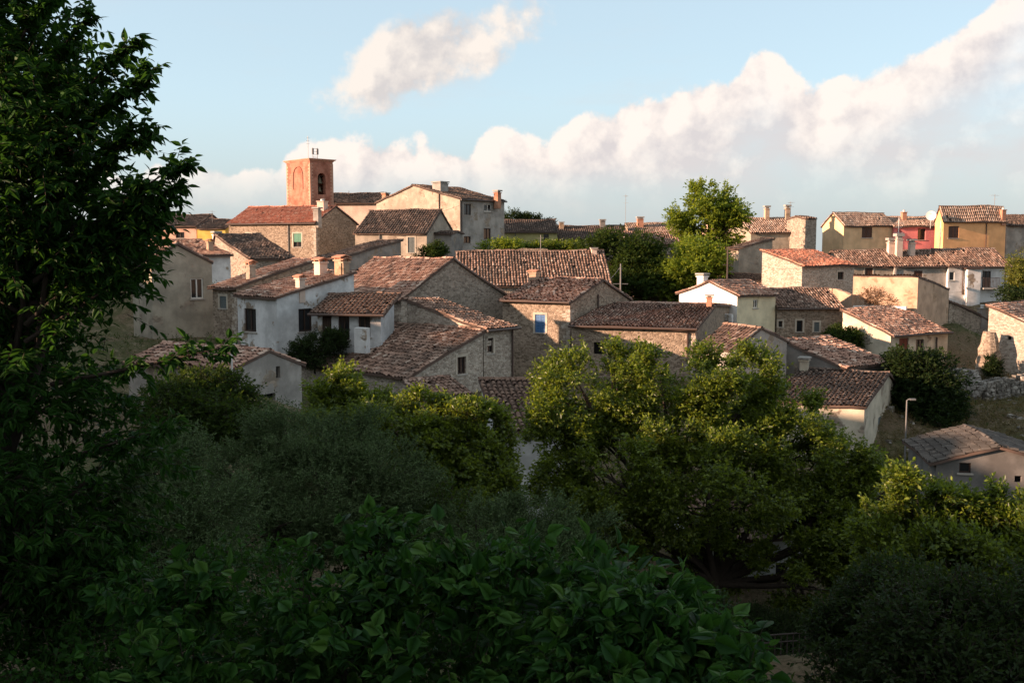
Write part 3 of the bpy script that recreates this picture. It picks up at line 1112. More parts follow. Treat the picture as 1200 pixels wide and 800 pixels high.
house('stone20', 'stone_house', 'stone house with sunlit left wall and red roof in the right middle of town', (940, 312, 78), 35, 'pale_stone', 'tile_red',
      L=893, R_=1001, ridge='b', apex=(894, 295), base=350, wins=[('B', 985, 323, 7, 9, 'dark')])
house('row21a', 'plaster_house', 'tan end house of the long shaded row, with one brown shuttered window', (990, 312, 89), 4, 'beige_plaster', 'tile_old',
      R_=1048, WA=6, ridge='b', rise=1.3, base=352, wins=[('B', 1018, 320, 9, 12, 'shut_brown')], pitch=.225)
house('row21b', 'plaster_house', 'grey middle house of the long shaded row, below the coral red house', (1048.5, 312, 89), 4, 'grey_plaster', 'tile_old',
      R_=1111, WA=6, ridge='b', rise=1.35, base=356, wins=[('B', 1076, 321, 10, 7.5, 'shut_brown')], gutter='gutter_brown', pitch=.225, pipes=[('B', 1049.5, 314, 345, 'pipe_grey')])
house('row21c', 'white_house', 'white end house of the long shaded row, with a small balcony, below the orange house', (1111.5, 312, 89), 4, 'blue_white', 'tile_old',
      R_=1184, WA=6, ridge='b', rise=1.45, base=350, wins=[('B', 1115.5, 323.5, 6, 10, 'white'), ('B', 1156, 327, 10, 19, 'brown')], gutter='gutter_brown', pitch=.225,
      pipes=[('B', 1128.5, 314, 345, 'gutter_brown'), ('B', 1178, 314, 345, 'gutter_brown')])
house('ochre22', 'ochre_house', 'ochre yellow house with brown shutter and low roof on the right skyline', (989, 264, 102), 18, 'ochre_plaster', 'tile_pale',
      L=964, R_=1047, ridge='b', rise=1.25, base=300, wins=[('B', 1016, 272.5, 12, 12, 'shut_brown')], pitch=.225, rough=.6)
house('coral23', 'coral_house', 'coral red house squeezed between the ochre house and the orange house', (1047.5, 265.5, 103.5), 4, 'coral_plaster', 'tile_pale',
      R_=1102, WA=6, ridge='b', rise=1.0, base=300, wins=[('B', 1080, 274.5, 9, 13, 'dark'), ('B', 1054, 272, 5, 13, 'dark')], chims=[(1059, 258, 246, 5, 'pot', 'terracotta')], pitch=.225, rough=.6)
house('orange24', 'orange_house', 'orange house with a bright gable edge and brown shutter on the right skyline', (1106, 258, 101), 10, 'orange_plaster', 'tile_pale',
      L=1096, R_=1179, ridge='b', rise=1.35, base=300, wins=[('B', 1117.5, 272, 12, 14, 'shut_brown')], chims=[(1175, 256, 243, 5, 'pot', 'terracotta')],
      ants=[(1165, 247, 228)], pipes=[('B', 1156, 259, 296, 'gutter_brown')], gutter='gutter_brown', pitch=.225, rough=.5)
house('edge25', 'grey_house', 'grey house cut by the right edge of the picture, next to the orange house', (1180, 265, 104), 4, 'grey_plaster', 'tile_dark', R_=1240, WA=6, ridge='b', rise=1.1, base=300, pitch=.24)
house('back26a', 'plaster_house', 'stone coloured skyline house with pinkish roof and two chimneys right of the tall bright tree', (880, 273, 99), 5, 'beige_plaster', 'tile_pale',
      R_=943, WA=7, ridge='b', rise=1.5, base=308, wins=[('B', 928, 277, 5, 7, 'dark')], chims=[(898, 280, 265, 5, 'cap', 'warm_plaster'), (922, 286, 270, 5, 'cap', 'warm_plaster')], pitch=.225, ants=[(945, 258, 238)])
house('tall26b', 'stone_tower_house', 'tall narrow grey stone house end standing against the sky, left of the ochre house', (944, 257, 97), 20, 'grey_stone', 'tile_dark', WA=3, R_=957, ridge='b', rise=.2, base=305, pitch=.24, ov=.05, vo=.05)
house('gable26c', 'plaster_house', 'shaded beige house end with rising roof edge beside the tall bright tree', (866, 292, 88), 30, 'beige_plaster', 'tile_old',
      L=854, R_=905, ridge='a', apex=(903, 281), base=330, pitch=.225)
house('brick26d', 'brick_outbuilding', 'small red brick outbuilding half hidden behind the tall bright tree', (842, 291, 91), 10, 'red_brick', 'tile_pale', WA=3, R_=858, ridge='b', rise=.5, base=320, pitch=.225)
house('mid26e', 'plaster_house', 'skyline house with warm pink roof partly behind the tall bright tree', (838, 274, 106), 5, 'warm_plaster', 'tile_pale', WA=6, R_=884, ridge='b', rise=1.3, base=300, pitch=.24)
house('olive27a', 'olive_house', 'olive yellow house with long dark roof right of the tall grey house', (591, 272, 112), 3, 'olive_plaster', 'tile_dark',
      R_=653, WA=7, ridge='b', rise=1.35, base=300, wins=[('B', 640, 278, 6, 8, 'dark')], pipes=[('B', 604, 273, 295, 'pipe_grey')], pitch=.24, gutter='gutter_brown')
house('far27b', 'stone_house', 'skyline house with broad dark roof left of the far pink roofs', (653, 281, 116), 2, 'grey_stone', 'tile_dark', R_=737, WA=8, ridge='b', rise=1.6, base=302,
      chims=[(706, 266, 257, 6, 'cap', 'dark_plaster'), (658, 268, 260, 5, 'cap', 'warm_plaster')], pitch=.24)
house('far27c', 'stone_house', 'house with dull pink roof and dark front just left of the tall bright tree', (738, 287, 106), 2, 'dark_plaster', 'tile_mixed', R_=814, WA=7, ridge='b', rise=1.35, base=312, pitch=.24, wins=[('B', 772, 292, 7, 8, 'dark')])
house('far27d', 'stone_house', 'farthest pink roofed house on the skyline left of the tall bright tree', (738, 272, 120), 2, 'warm_plaster', 'tile_pale', R_=796, WA=7, ridge='b', rise=1.05, base=300,
      chims=[(750, 266, 254, 7, 'cap', 'terracotta')], ants=[(733, 262, 228)], pitch=.24)
# right
house('ruin28', 'warm_house', 'glowing warm plaster building with a bare flat top and stained front, right of centre', (1076, 325, 72), 48, 'warm_plaster', 'tile_brown',
      L=1000, R_=1113, ridge='a', z1=(1112, 340), base=378, ov=.02, vo=.02, pitch=.225)
house('cream29', 'cream_house', 'cream house with single pitch roof, red door and dark window at right', (1044, 393, 66), 30, 'cream_plaster', 'tile_mixed',
      L=987, R_=1111, ridge='b', apex=(988, 364), base=428, wins=[('B', 1059, 408, 11, 24, 'door_red'), ('B', 1078, 405, 9, 15, 'brown')], gutter='gutter_brown', pipes=[('B', 1097, 395, 424, 'gutter_brown')])
house('stone30', 'stone_house', 'shaded stone house with brown roof sloping right, behind the cream house', (1113, 354, 79), 16, 'grey_stone', 'tile_brown',
      WA=8, R_=1158, ridge='a', z1=(1156, 375), base=430, chims=[(1171, 356, 338, 8, 'pot', 'dark_plaster')])
house('bright31', 'stone_house', 'pale stone house with brightly sunlit wall at the right edge', (1226, 388, 62), 40, 'pale_stone', 'tile_mixed',
      L=1158, WB=6, ridge='b', apex=(1160, 360), base=448, wins=[('A', 1183, 396, 3, 4, 'hole')])
house('shed34', 'grey_house', 'low dark rendered house with wide gable and small window at lower right', (1097, 543, 38), -9, 'cellar_plaster', 'tile_grey',
      WA=4.5, R_=1246, ridge='a', apex=(1171, 525), base=606, wins=[('B', 1131, 548, 14, 12, 'brown'), ('B', 1193, 561, 4, 4, 'hole')])
house('white35', 'cream_house', 'cream white house with dark ribbed roof and gable facing right, behind the cherry tree', (1013, 478, 45), 60, 'cream_plaster', 'tile_dark',
      L=905, R_=1055, ridge='a', apex=(1040, 439), z1=(1055, 457), base=540, wins=[('B', 1031, 495, 4, 14, 'shut_grey')], chims=[(903, 447, 430, 9, 'cap', 'cream_plaster')], ov=.2)
house('roof36', 'plaster_house', 'grey rendered house with reddish mottled roof between cream house and ribbed roof', (987, 432, 51), 40, 'dark_plaster', 'tile_mixed',
      L=921, R_=1037, ridge='b', apex=(924, 402), base=462, rough=1.3)
house('gable37', 'grey_house', 'grey house with plain rounded gable below the pale yellow house', (859, 410, 49.5), 35, 'grey_plaster', 'tile_old',
      L=817, R_=922, ridge='a', apex=(892, 386), z1=(921, 401), base=446, vo=.04)
house('gable38', 'grey_house', 'nearest grey house at lower left with pointed gable, open doorway and tiled roof', (275, 434, 38), 62, 'grey_plaster', 'tile_mixed',
      L=150, R_=353, ridge='a', apex=(316, 412), z1=(352, 428), base=494, wins=[('B', 316, 472, 14, 22, 'hole'), ('B', 326, 436, 4, 14, 'hole')], vo=.05)

# ------------------------------------------------------------------ the bell tower
def bell_tower():
    C = P(363, 188, 104)
    t = R(43)
    a = Vector((-math.sin(t), math.cos(t), 0))
    b = Vector((math.cos(t), math.sin(t), 0))
    WA, WB = along(C, a, 335.5), along(C, b, 390)
    zb = -1.5
    root = thing('bell_tower', C + (a * WA + b * WB) * .5 + UP * (zb - C.z), 'square red brick bell tower with open arch, bells and aerials on its flat top', 'bell tower')
    GROUND.append((C.x, C.y, zb))
    na, nb = -b, -a
    mb = MB()
    # wall B has the open arch; walls built from strips around an arched hole
    def arch_wall(O, d, W, n, hole):
        zt, z0 = C.z, zb - 1.5
        if hole is None:
            wall_face(mb, O, d, [(0, z0), (W, z0), (W, zt), (0, zt)], [], n)
            return
        s0, s1, h0, h1 = hole
        r = (s1 - s0) / 2
        arc = [(s0 + r - r * math.cos(math.pi * k / 10), h1 + r * math.sin(math.pi * k / 10)) for k in range(11)]
        poly = [Vector((x, z, 0)) for x, z in ((0, z0), (W, z0), (W, zt), (0, zt))]
        hp = [Vector((s0, h0, 0))] + [Vector((x, z, 0)) for x, z in arc] + [Vector((s1, h0, 0))]
        k0 = len(mb.v)
        for p in poly + hp:
            mb.v.append(tuple(O + d * p.x + UP * (p.y - O.z)))
        for tri in tessellate_polygon([poly, hp]):
            mb.f.append(tuple(k0 + i for i in tri))
            mb.m.append(0)
        w = [O + d * p.x + UP * (p.y - O.z) for p in hp]
        for i in range(len(w)):
            p, q = w[i], w[(i + 1) % len(w)]
            mb.face([p, q, q - n * .55, p - n * .55])
    hB0 = on_plane(376, 228, C, nb)
    sB = WB * .36
    zlo = hB0.z
    hole = (WB * .33, WB * .67, zlo, zlo + 1.75)
    arch_wall(C, b, WB, nb, hole)
    arch_wall(C, a, WA, na, None)
    arch_wall(C + a * WA, b, WB, a, hole)
    arch_wall(C + b * WB, a, WA, b, None)
    mb.build('wall', 'tower_brick', root)
    # corner quoins and blind arch
    for O_, d1, d2 in ((C, b, a), (C + b * WB, -b, a), (C + a * WA, b, -a)):
        q = MB()
        z = zb
        k = 0
        while z < C.z - .4:
            l1, l2 = (.36, .2) if k % 2 else (.2, .36)
            q.box(O_, d1, d2, UP, (-.02, -.02, z - C.z), (l1, l2, z - C.z + .17))
            z += .17
            k += 1
        q.build('quoin', 'warm_brick', root)
    ba = MB()
    w2, r = WA * .5, WA * .2
    pts = [C + a * (w2 - r) + na * .02 + UP * (zlo + .6 - C.z)] + [C + a * (w2 - r * math.cos(math.pi * k / 10)) + na * .02 + UP * (zlo + 2.0 + r * math.sin(math.pi * k / 10) - C.z) for k in range(11)] + [C + a * (w2 + r) + na * .02 + UP * (zlo + .6 - C.z)]
    ba.tube(pts, .07, 5)
    ba.build('blind_arch', 'tower_brick', root)
    co = MB()
    for i, (o, h0, h1) in enumerate(((.08, -.02, .08), (.20, .081, .16), (.27, .161, .22))):
        co.box(C, b, a, UP, (-o, -o, h0), (WB + o, WA + o, h1))
    co.build('cornice', 'warm_brick', root)
    # bells on a beam in the opening
    bm = MB()
    beam = C + b * (WB * .5) + a * .5 + UP * (zlo + 1.95 - C.z)
    bm.box(beam, b, a, UP, (-.75, -.07, -.06), (.75, .07, .06))
    bm.build('beam', 'dark_wood', root)
    for off, z_, sc_ in ((0, -.06, 1.0), (.0, -1.05, .8)):
        be = MB()
        c = beam + b * off + UP * z_
        be.tube([c, c - UP * .1 * sc_, c - UP * .2 * sc_, c - UP * .5 * sc_, c - UP * .68 * sc_, c - UP * .74 * sc_], [.05, .12 * sc_, .22 * sc_, .27 * sc_, .36 * sc_, .40 * sc_], 14)
        be.build('bell', 'bronze', root, True)
    m = MB()
    c = C + a * (WA * .45) + b * (WB * .4) + UP * .22
    m.tube([c, c + UP * 2.5], .035, 6)
    for k in range(3):
        m.tube([c + UP * (1.7 + .3 * k) - b * .2, c + UP * (1.7 + .3 * k) + b * .2], .015, 4)
    m.build('mast', 'pale_metal', root)
    m = MB()
    c = C + a * (WA * .25) + b * (WB * .5) + UP * .22
    for i in (-1, 1):
        m.tube([c + b * .28 * i, c + b * .28 * i + UP * 1.25], .03, 5)
        m.box(c + b * .28 * i, b, a, UP, (-.1, -.05, .55), (.1, .05, 1.15))
    for k in range(4):
        m.tube([c - b * .28 + UP * (.25 + .3 * k), c + b * .28 + UP * (.25 + .3 * k)], .02, 4)
    m.build('aerial_rack', 'pipe_grey', root)


bell_tower()

# church cross on the ridge of the nave
h = HOUSES['church']
p = P(409, 234, 115)
mb = MB()
mb.tube([p - UP * .4, p + UP * 1.0], .03, 5)
mb.tube([p + UP * .65 - h['a'] * .28, p + UP * .65 + h['a'] * .28], .03, 5)
mb.build('cross', 'rust_iron', h['roof'])

# satellite dish of the orange house
h = HOUSES['orange24']
p = P(1091, 253, 100.6)
mb = MB()
n = Vector((-.35, -.9, .3)).normalized()
ex = n.orthogonal().normalized()
ey = n.cross(ex)
rings = []
for k in range(5):
    r = .5 * k / 4
    rings.append([p + ex * (r * math.cos(t)) + ey * (r * math.sin(t)) + n * (.35 * r * r) for t in [2 * math.pi * j / 16 for j in range(16)]])
for k in range(4):
    for j in range(16):
        mb.face([rings[k][j], rings[k][(j + 1) % 16], rings[k + 1][(j + 1) % 16], rings[k + 1][j]])
mb.tube([p - n * .02, p - n * .25 - UP * .3, p - n * .25 - UP * 1.2], .035, 5)
mb.tube([p - ey * .48 + n * .08, p + n * .45], .018, 4)
mb.build('satellite_dish', 'dish_white', h['root'], True)

# balcony rail and boxed landing of the white row house
h = HOUSES['row21c']
C, b = h['C'], h['b']
nb = -h['a']
mb = MB()
c0 = on_plane(1148, 337, C, nb)
c1 = on_plane(1166, 337, C, nb)
W = (c1 - c0).length
mb.box(c0, b, nb, UP, (0, .0, -.12), (W, .7, 0))
bal = mb.build('balcony', 'concrete', h['root'])
mb = MB()
for k in range(12):
    q = c0 + b * (W * k / 11) + nb * .66
    mb.tube([q, q + UP * .9], .015, 4)
mb.tube([c0 + nb * .66 + UP * .9, c1 + nb * .66 + UP * .9], .025, 4)
for q in (c0, c1):
    mb.tube([q + UP * .9, q + nb * .66 + UP * .9], .025, 4)
mb.build('railing', 'rust_iron', bal)
mb = MB()
c0 = on_plane(1129.5, 345, C, nb)
c1 = on_plane(1146, 315, C, nb)
mb.box(c0, b, nb, UP, (0, .003, -1), ((c1 - c0).dot(b), .55, c1.z - c0.z))
bx = mb.build('stair_box', 'blue_white', h['root'])
mb = MB()
mb.box(c0, b, nb, UP, (-.25, .003, c1.z - c0.z), ((c1 - c0).dot(b) + .15, .75, c1.z - c0.z + .1))
mb.build('canopy', 'gutter_brown', bx)

# ------------------------------------------------------------------ walls, posts, lamps
def stone_wall(name, label, pts, h, w, mat, cat='wall', rag=.12, ground=False, down=2.2):
    """a rendered wall along pts with a slightly uneven top"""
    rg = random.Random(len(label) * 7 + 5)
    mb = MB()
    dense = []
    for p, q in zip(pts, pts[1:]):
        n = max(1, int((q - p).length / .45))
        dense += [p.lerp(q, k / n) for k in range(n)]
    dense.append(pts[-1])
    prev = None
    for i, p in enumerate(dense):
        d = (dense[min(i + 1, len(dense) - 1)] - dense[max(i - 1, 0)])
        d.z = 0
        s = d.normalized().cross(UP)
        hh = h * (1 + rg.uniform(-rag, rag))
        ww = w / 2
        ring = [p - s * ww - UP * down, p - s * ww + UP * hh, p + s * ww + UP * hh, p + s * ww - UP * down]
        if prev:
            for k in range(4):
                mb.face([prev[k], prev[(k + 1) % 4], ring[(k + 1) % 4], ring[k]])
        else:
            mb.face(ring)
        prev = ring
    mb.face(prev)
    ob = mb.build(name, mat)
    return tag(ob, label, cat)


def rock(mb, c, ex, ey, ez, rg, mi=0):
    """one rough stone: a box with pushed corners and bevelled look"""
    k0 = len(mb.v)
    for k in range(8):
        sx, sy, sz = (1 if k & 1 else -1), (1 if k & 2 else -1), (1 if k & 4 else -1)
        j = [rg.uniform(.62, 1.0) for _ in range(3)]
        mb.v.append(tuple(c + ex * (sx * j[0]) + ey * (sy * j[1]) + ez * (sz * j[2])))
    for q in ((0, 1, 3, 2), (4, 6, 7, 5), (0, 4, 5, 1), (2, 3, 7, 6), (0, 2, 6, 4), (1, 5, 7, 3)):
        mb.f.append(tuple(k0 + i for i in q))
        mb.m.append(mi)


def dry_wall(name, label, pts, h, w, rag=.2, size=.34):
    """a dry stone wall laid stone by stone over a solid core"""
    rg = random.Random(len(label) * 3 + 1)
    mb = MB()
    L = 0
    for p, q in zip(pts, pts[1:]):
        d = (q - p)
        dl = d.length
        d2 = Vector((d.x, d.y, 0)).normalized()
        s = d2.cross(UP)
        mb.box(p, d.normalized(), s, UP, (0, -w * .36, -1.2), (dl, w * .36, h * .72))
        z = -.5
        while z < h:
            x = 0
            rowh = size * rg.uniform(.45, .75)
            while x < dl:
                l = size * rg.uniform(.6, 1.5)
                top = h * (1 + rg.uniform(-rag, rag))
                if z < top:
                    for side in (-1, 1):
                        c = p + d.normalized() * (x + l / 2) + s * (side * w * rg.uniform(.33, .44)) + UP * (z + rowh / 2)
                        rock(mb, c, d2 * l * .54, s * w * .24, UP * rowh * .58, rg)
                x += l
            z += rowh
    ob = mb.build(name, 'rubble')
    for p in pts:
        GROUND.append((p.x, p.y, p.z + .1))
    return tag(ob, label, 'wall')


def PG(px, py, Y):
    return P(px, py, Y)


dry_wall('retaining_wall', 'curved dry rubble retaining wall below the grass plot at right', [PG(1108, 462, 62), PG(1128, 470, 58.5), PG(1150, 473, 57.5), PG(1172, 468, 58), PG(1205, 462, 59)], 1.15, .7)
dry_wall('rubble_wall', 'upper tumbled rubble wall between cream house and grass plot', [PG(1106, 443, 66), PG(1120, 446, 64), PG(1136, 449, 62.5), PG(1140, 460, 60)], .75, .8, .4)
stone_wall('ridge_wall', 'low stone parapet with plants behind the wide ribbed roof', [PG(552, 303, 80.5), PG(590, 303, 80.5), PG(642, 302, 80.5)], .75, .4, 'brown_stone')
stone_wall('roof_parapet', 'white parapet edge between cream roof and glowing warm building', [PG(1000, 366, 74.0), PG(1030, 366, 73.0), PG(1062, 367, 71.8)], .5, .3, 'bright_white', rag=.03)
stone_wall('slanting_wall', 'sunlit slanting garden wall with tiled top above the cream house', [PG(962, 360, 80), PG(985, 366, 77), PG(1000, 372, 75)], 1.7, .35, 'warm_plaster', rag=.05)
stone_wall('stair_wall', 'white stepped block of wall beside the porch windows', [PG(418, 400, 46.2), PG(431, 401, 46)], .65, .45, 'white_plaster', rag=.02, down=.5)
stone_wall('yard_wall', 'pale low wall under the white gable of the pale yellow house', [PG(846, 383, 66), PG(858, 384, 65.6)], .9, .3, 'white_plaster', rag=.03)

# ruined buttress
mb = MB()
rg = random.Random(4)
base = P(1158, 436, 63.5)
GROUND.append((base.x, base.y, base.z + .1))
prev = None
for k in range(9):
    z = 3.0 * k / 8
    r = .75 - .4 * (k / 8) ** 1.5
    ring = [base + Vector((math.cos(t) * r * 1.15 * rg.uniform(.85, 1.12), math.sin(t) * r * rg.uniform(.85, 1.1), z - .4 + rg.uniform(-.05, .05))) for t in [2 * math.pi * j / 10 for j in range(10)]]
    if prev:
        for j in range(10):
            mb.face([prev[j], prev[(j + 1) % 10], ring[(j + 1) % 10], ring[j]])
    prev = ring
mb.face(prev)
tag(mb.build('ruined_pillar', 'brown_stone'), 'crumbling brown stone pillar stump leaning at the bright stone house', 'ruin')

# pillar by the rubble wall, white slab on slope
mb = MB()
p = P(1112, 462, 60.5)
mb.box(p, Vector((1, 0, 0)), Vector((0, 1, 0)), UP, (-.28, -.28, -.6), (.28, .28, .95))
mb.box(p, Vector((1, 0, 0)), Vector((0, 1, 0)), UP, (-.34, -.34, .951), (.34, .34, 1.08))
tag(mb.build('gate_pillar', 'concrete'), 'pale square gate pillar beside the dark round tree at right', 'pillar')


def pole_thing(name, label, px, py0, py1, Y, rad, mat, bars=(), cat='pole'):
    p0, p1 = P(px, py0, Y), P(px, py1, Y)
    p1 = Vector((p0.x, p0.y, p1.z))
    GROUND.append((p0.x, p0.y, p0.z + .05))
    mb = MB()
    mb.tube([p0 - UP * .5, p1], [rad * 1.15, rad], 8)
    for f, l in bars:
        c = p0.lerp(p1, f)
        mb.tube([c - Vector((l / 2, 0, 0)), c + Vector((l / 2, 0, 0))], rad * .6, 5)
    return tag(mb.build(name, mat), label, cat)


pole_thing('garden_pole', 'wooden pole with crossbars between ribbed roof and garden trees', 727, 352, 309, 73, .05, 'pipe_grey', ((.45, 1.1), (.86, .25)))
pole_thing('utility_pole', 'thin dark pole behind the white gable with small crossbar', 852, 340, 292, 76, .06, 'rust_iron', ((.62, .7),))
pole_thing('wash_pole', 'short pale pole with angled arm on the lower left roof', 272, 440, 402, 37.2, .035, 'pale_metal', ((.98, .5),))
pole_thing('wire_pole', 'slender white mast standing before the orange house', 1101, 300, 259, 96, .05, 'pale_metal')
pole_thing('antenna_pole', 'leaning aerial mast before the coral house with small dish arms', 1052, 300, 255, 95, .04, 'pale_metal', ((.6, .9), (.75, .6), (.85, .8)))

# street lamp
root = thing('street_lamp', P(1060, 544, 44.5), 'grey street lamp with short arm beside the cream white house', 'street lamp')
p0 = P(1060, 544, 44.5)
GROUND.append((p0.x, p0.y, p0.z))
top = P(1060, 469, 44.5)
mb = MB()
mb.tube([p0 - UP * .3, Vector((p0.x, p0.y, top.z)), Vector((p0.x + .08, p0.y, top.z + .05)), Vector((p0.x + .14, p0.y, top.z + .06))], [.045, .032, .028, .025], 8)
mb.build('post', 'pipe_grey', root)
mb = MB()
mb.box(Vector((p0.x + .12, p0.y, top.z + .04)), Vector((1, 0, 0)), Vector((0, 1, 0)), UP, (0, -.07, -.03), (.26, .07, .04))
mb.build('lamp_head', 'pipe_grey', root)

# three free standing chimney pots in front of the coral house roof row
for k, (px, y0, y1, w) in enumerate(((1043, 300, 279, 6), (1052.5, 300, 274, 7), (1068, 299, 280, 6))):
    h = HOUSES['row21b' if px > 1048 else 'row21a']
    best = None
    for s in h['slopes']:
        q = s.hit(px, y0)
        if q is not None and (best is None or q.y < best.y):
            best = q
    if best is None:
        best = P(px, y0, 92)
    c, cb, mt = chimney(h['roof'], best, (y0 - y1) / F * best.y, w / F * best.y, 'cap', 'pale_pink', .1)
    cb.build('chimney', mt, h['roof'])

# cables
def cable(label, p, q, sagz=.4, r=.018, mat='cable_grey'):
    pts = []
    for k in range(17):
        t = k / 16
        pts.append(p.lerp(q, t) - UP * (4 * sagz * t * (1 - t)))
    mb = MB()
    mb.tube(pts, r, 4)
    return tag(mb.build('cable', mat), label, 'cable')


cable('pale cable sagging across the front of the low dark rendered house', P(1112, 564, 35), P(1230, 574, 36), .25, .014, 'cable_grey')
cable('dark service cable sloping over the tall grey house wall to the low roof', P(538, 241, 94.6), P(460, 258, 90), .25)
cable('thin cable strung along the long shaded row under the coral house', P(1000, 330, 88), P(1128, 342, 87.5), .4, .015)

# ------------------------------------------------------------------ ground
for x, y, z in [(0, 0, -1.75), (1.5, 4, -2.6), (-3, 4, -2.4), (-6, 8, -3.3), (4, 6, -4.3), (5, 9, -5.6), (0, 10, -5.0), (8, 10, -6.0), (-8, 14, -5.2), (0, 16, -7.2), (8, 18, -8.6),
                (16, 18, -8.8), (-10, 24, -8.0), (-3, 26, -9.5), (5, 27, -11.7), (13, 26, -11.7), (20, 28, -11.7), (28, 30, -11.5),
                (-20, 16, -3), (-26, 30, -4.5), (-20, 36, -7.5), (3, 38, -10.4), (9, 40, -10.6), (12, 55, -9.0), (0, 55, -8.6), (16, 62, -8.4), (28, 70, -7.0),
                (22, 46, -9.6), (26, 44, -9.6), (30, 50, -8.4), (34, 52, -8.2), (24, 54, -8.6),
                # unseen slope behind and left, its crest heights shaped to shade town and foreground
                (-10, -6, 1.2), (0, -8, .2), (10, -10, -.5), (-22, -6, 5.2), (-22, 4, 3.2), (-35, -10, 8.5), (-35, 5, 5.0), (-40, 14, 3.8), (-42, 20, 4.0), (-44, 30, 5.4), (-46, 26, 6.6), (-46, 42, 5.0), (-50, 55, 4.2), (-55, 70, 4.4),
                (-60, 85, 4.4), (-62, 100, 4.4), (-65, 120, 4), (-70, 10, 7), (-75, 50, 6), (-90, 90, 5), (-60, -20, 10), (0, -25, 2), (30, -20, 0), (-30, -40, 9), (0, -60, 5), (40, 0, -6), (50, 30, -11), (60, 60, -9),
                (-20, 120, -1), (20, 130, -3), (60, 120, -2.5), (0, 160, -9), (60, 170, -10), (-60, 170, -6), (110, 90, -12), (110, 20, -14)]:
    GROUND.append((x, y, z))
GP = np.array(GROUND)


def ground_z(x, y):
    d2 = (GP[:, 0] - x) ** 2 + (GP[:, 1] - y) ** 2 + .8
    w = d2 ** -1.9
    return float((w * GP[:, 2]).sum() / w.sum())


def axis(lo, hi, step, far):
    c = list(np.arange(lo, hi + step, step))
    s = step
    x = c[-1]
    out = []
    while x < far:
        s *= 1.35
        x += s
        out.append(x)
    x = c[0]
    s = step
    pre = []
    while x > -far:
        s *= 1.35
        x -= s
        pre.append(x)
    return np.array(pre[::-1] + c + out)


ax, ay = axis(-90, 90, 1.1, 4000), axis(-60, 140, 1.1, 4000)
X, Y = np.meshgrid(ax, ay, indexing='ij')
fx, fy = X.ravel(), Y.ravel()
Z = np.zeros(len(fx))
for i in range(0, len(fx), 4000):
    d2 = (fx[i:i + 4000, None] - GP[:, 0]) ** 2 + (fy[i:i + 4000, None] - GP[:, 1]) ** 2 + .8
    w = d2 ** -1.9
    Z[i:i + 4000] = (w * GP[:, 2]).sum(1) / w.sum(1)
far = np.maximum(0, np.hypot(fx, fy - 40) - 150)
Z -= far * .035 + np.minimum(far, 200) * .12
Z += .10 * np.sin(fx * 1.3 + fy * .7) * np.cos(fy * 1.1) * (np.hypot(fx, fy) > 3)
nx, ny = len(ax), len(ay)
ii, jj = np.meshgrid(np.arange(nx - 1), np.arange(ny - 1), indexing='ij')
q = (ii * ny + jj).ravel()
idx = np.stack([q, q + ny, q + ny + 1, q + 1], 1).ravel()
g = np_mesh('ground', np.stack([fx, fy, Z], 1), 4, idx, ['hill_ground'], None, None, True)
g['kind'] = 'structure'
g['label'] = 'earthy hillside ground with dry grass under the town'

# ------------------------------------------------------------------ plants
def unit(v):
    return v / np.maximum(1e-9, np.linalg.norm(v, axis=-1, keepdims=True))


def leaves_mesh(pos, d, nrm, L, wid, rich=False, curl=.25):
    """leaf blades: pos, direction, normal (N,3), length (N,)"""
    N = len(pos)
    nrm = unit(nrm - d * (nrm * d).sum(1, keepdims=True))
    s = np.cross(d, nrm)
    L = L[:, None]
    if not rich:
        # two triangles folded along the rib, tip bent down
        V = np.zeros((N, 4, 3))
        V[:, 0] = pos
        V[:, 1] = pos + d * L * .45 + s * L * wid * .5 + nrm * L * .08
        V[:, 2] = pos + d * L - nrm * L * curl * .4
        V[:, 3] = pos + d * L * .45 - s * L * wid * .5 + nrm * L * .08
        idx = (np.arange(N)[:, None] * 4 + np.array([[0, 1, 2, 0, 2, 3]])).ravel()
        return V.reshape(-1, 3), idx
    st = [(0, 0), (.12, .55), (.35, 1.0), (.62, .78), (.85, .32), (1.0, 0)]
    V = np.zeros((N, 14, 3))
    mid, le, ri = [], [], []
    k = 0
    tri = []
    for i, (t, w) in enumerate(st):
        c = pos + d * L * t - nrm * L * curl * t * t
        V[:, k] = c
        mid.append(k)
        k += 1
        if 0 < i < 5:
            V[:, k] = c + s * L * wid * .5 * w + nrm * L * .07 * w
            V[:, k + 1] = c - s * L * wid * .5 * w + nrm * L * .07 * w
            le.append(k)
            ri.append(k + 1)
            k += 2
    for side in (le, ri):
        tri += [mid[0], side[0], mid[1]]
        for i in range(3):
            tri += [mid[i + 1], side[i], side[i + 1], mid[i + 1], side[i + 1], mid[i + 2]]
        tri += [mid[4], side[3], mid[5]]
    idx = (np.arange(N)[:, None] * 14 + np.array(tri)[None]).ravel()
    return V.reshape(-1, 3), idx


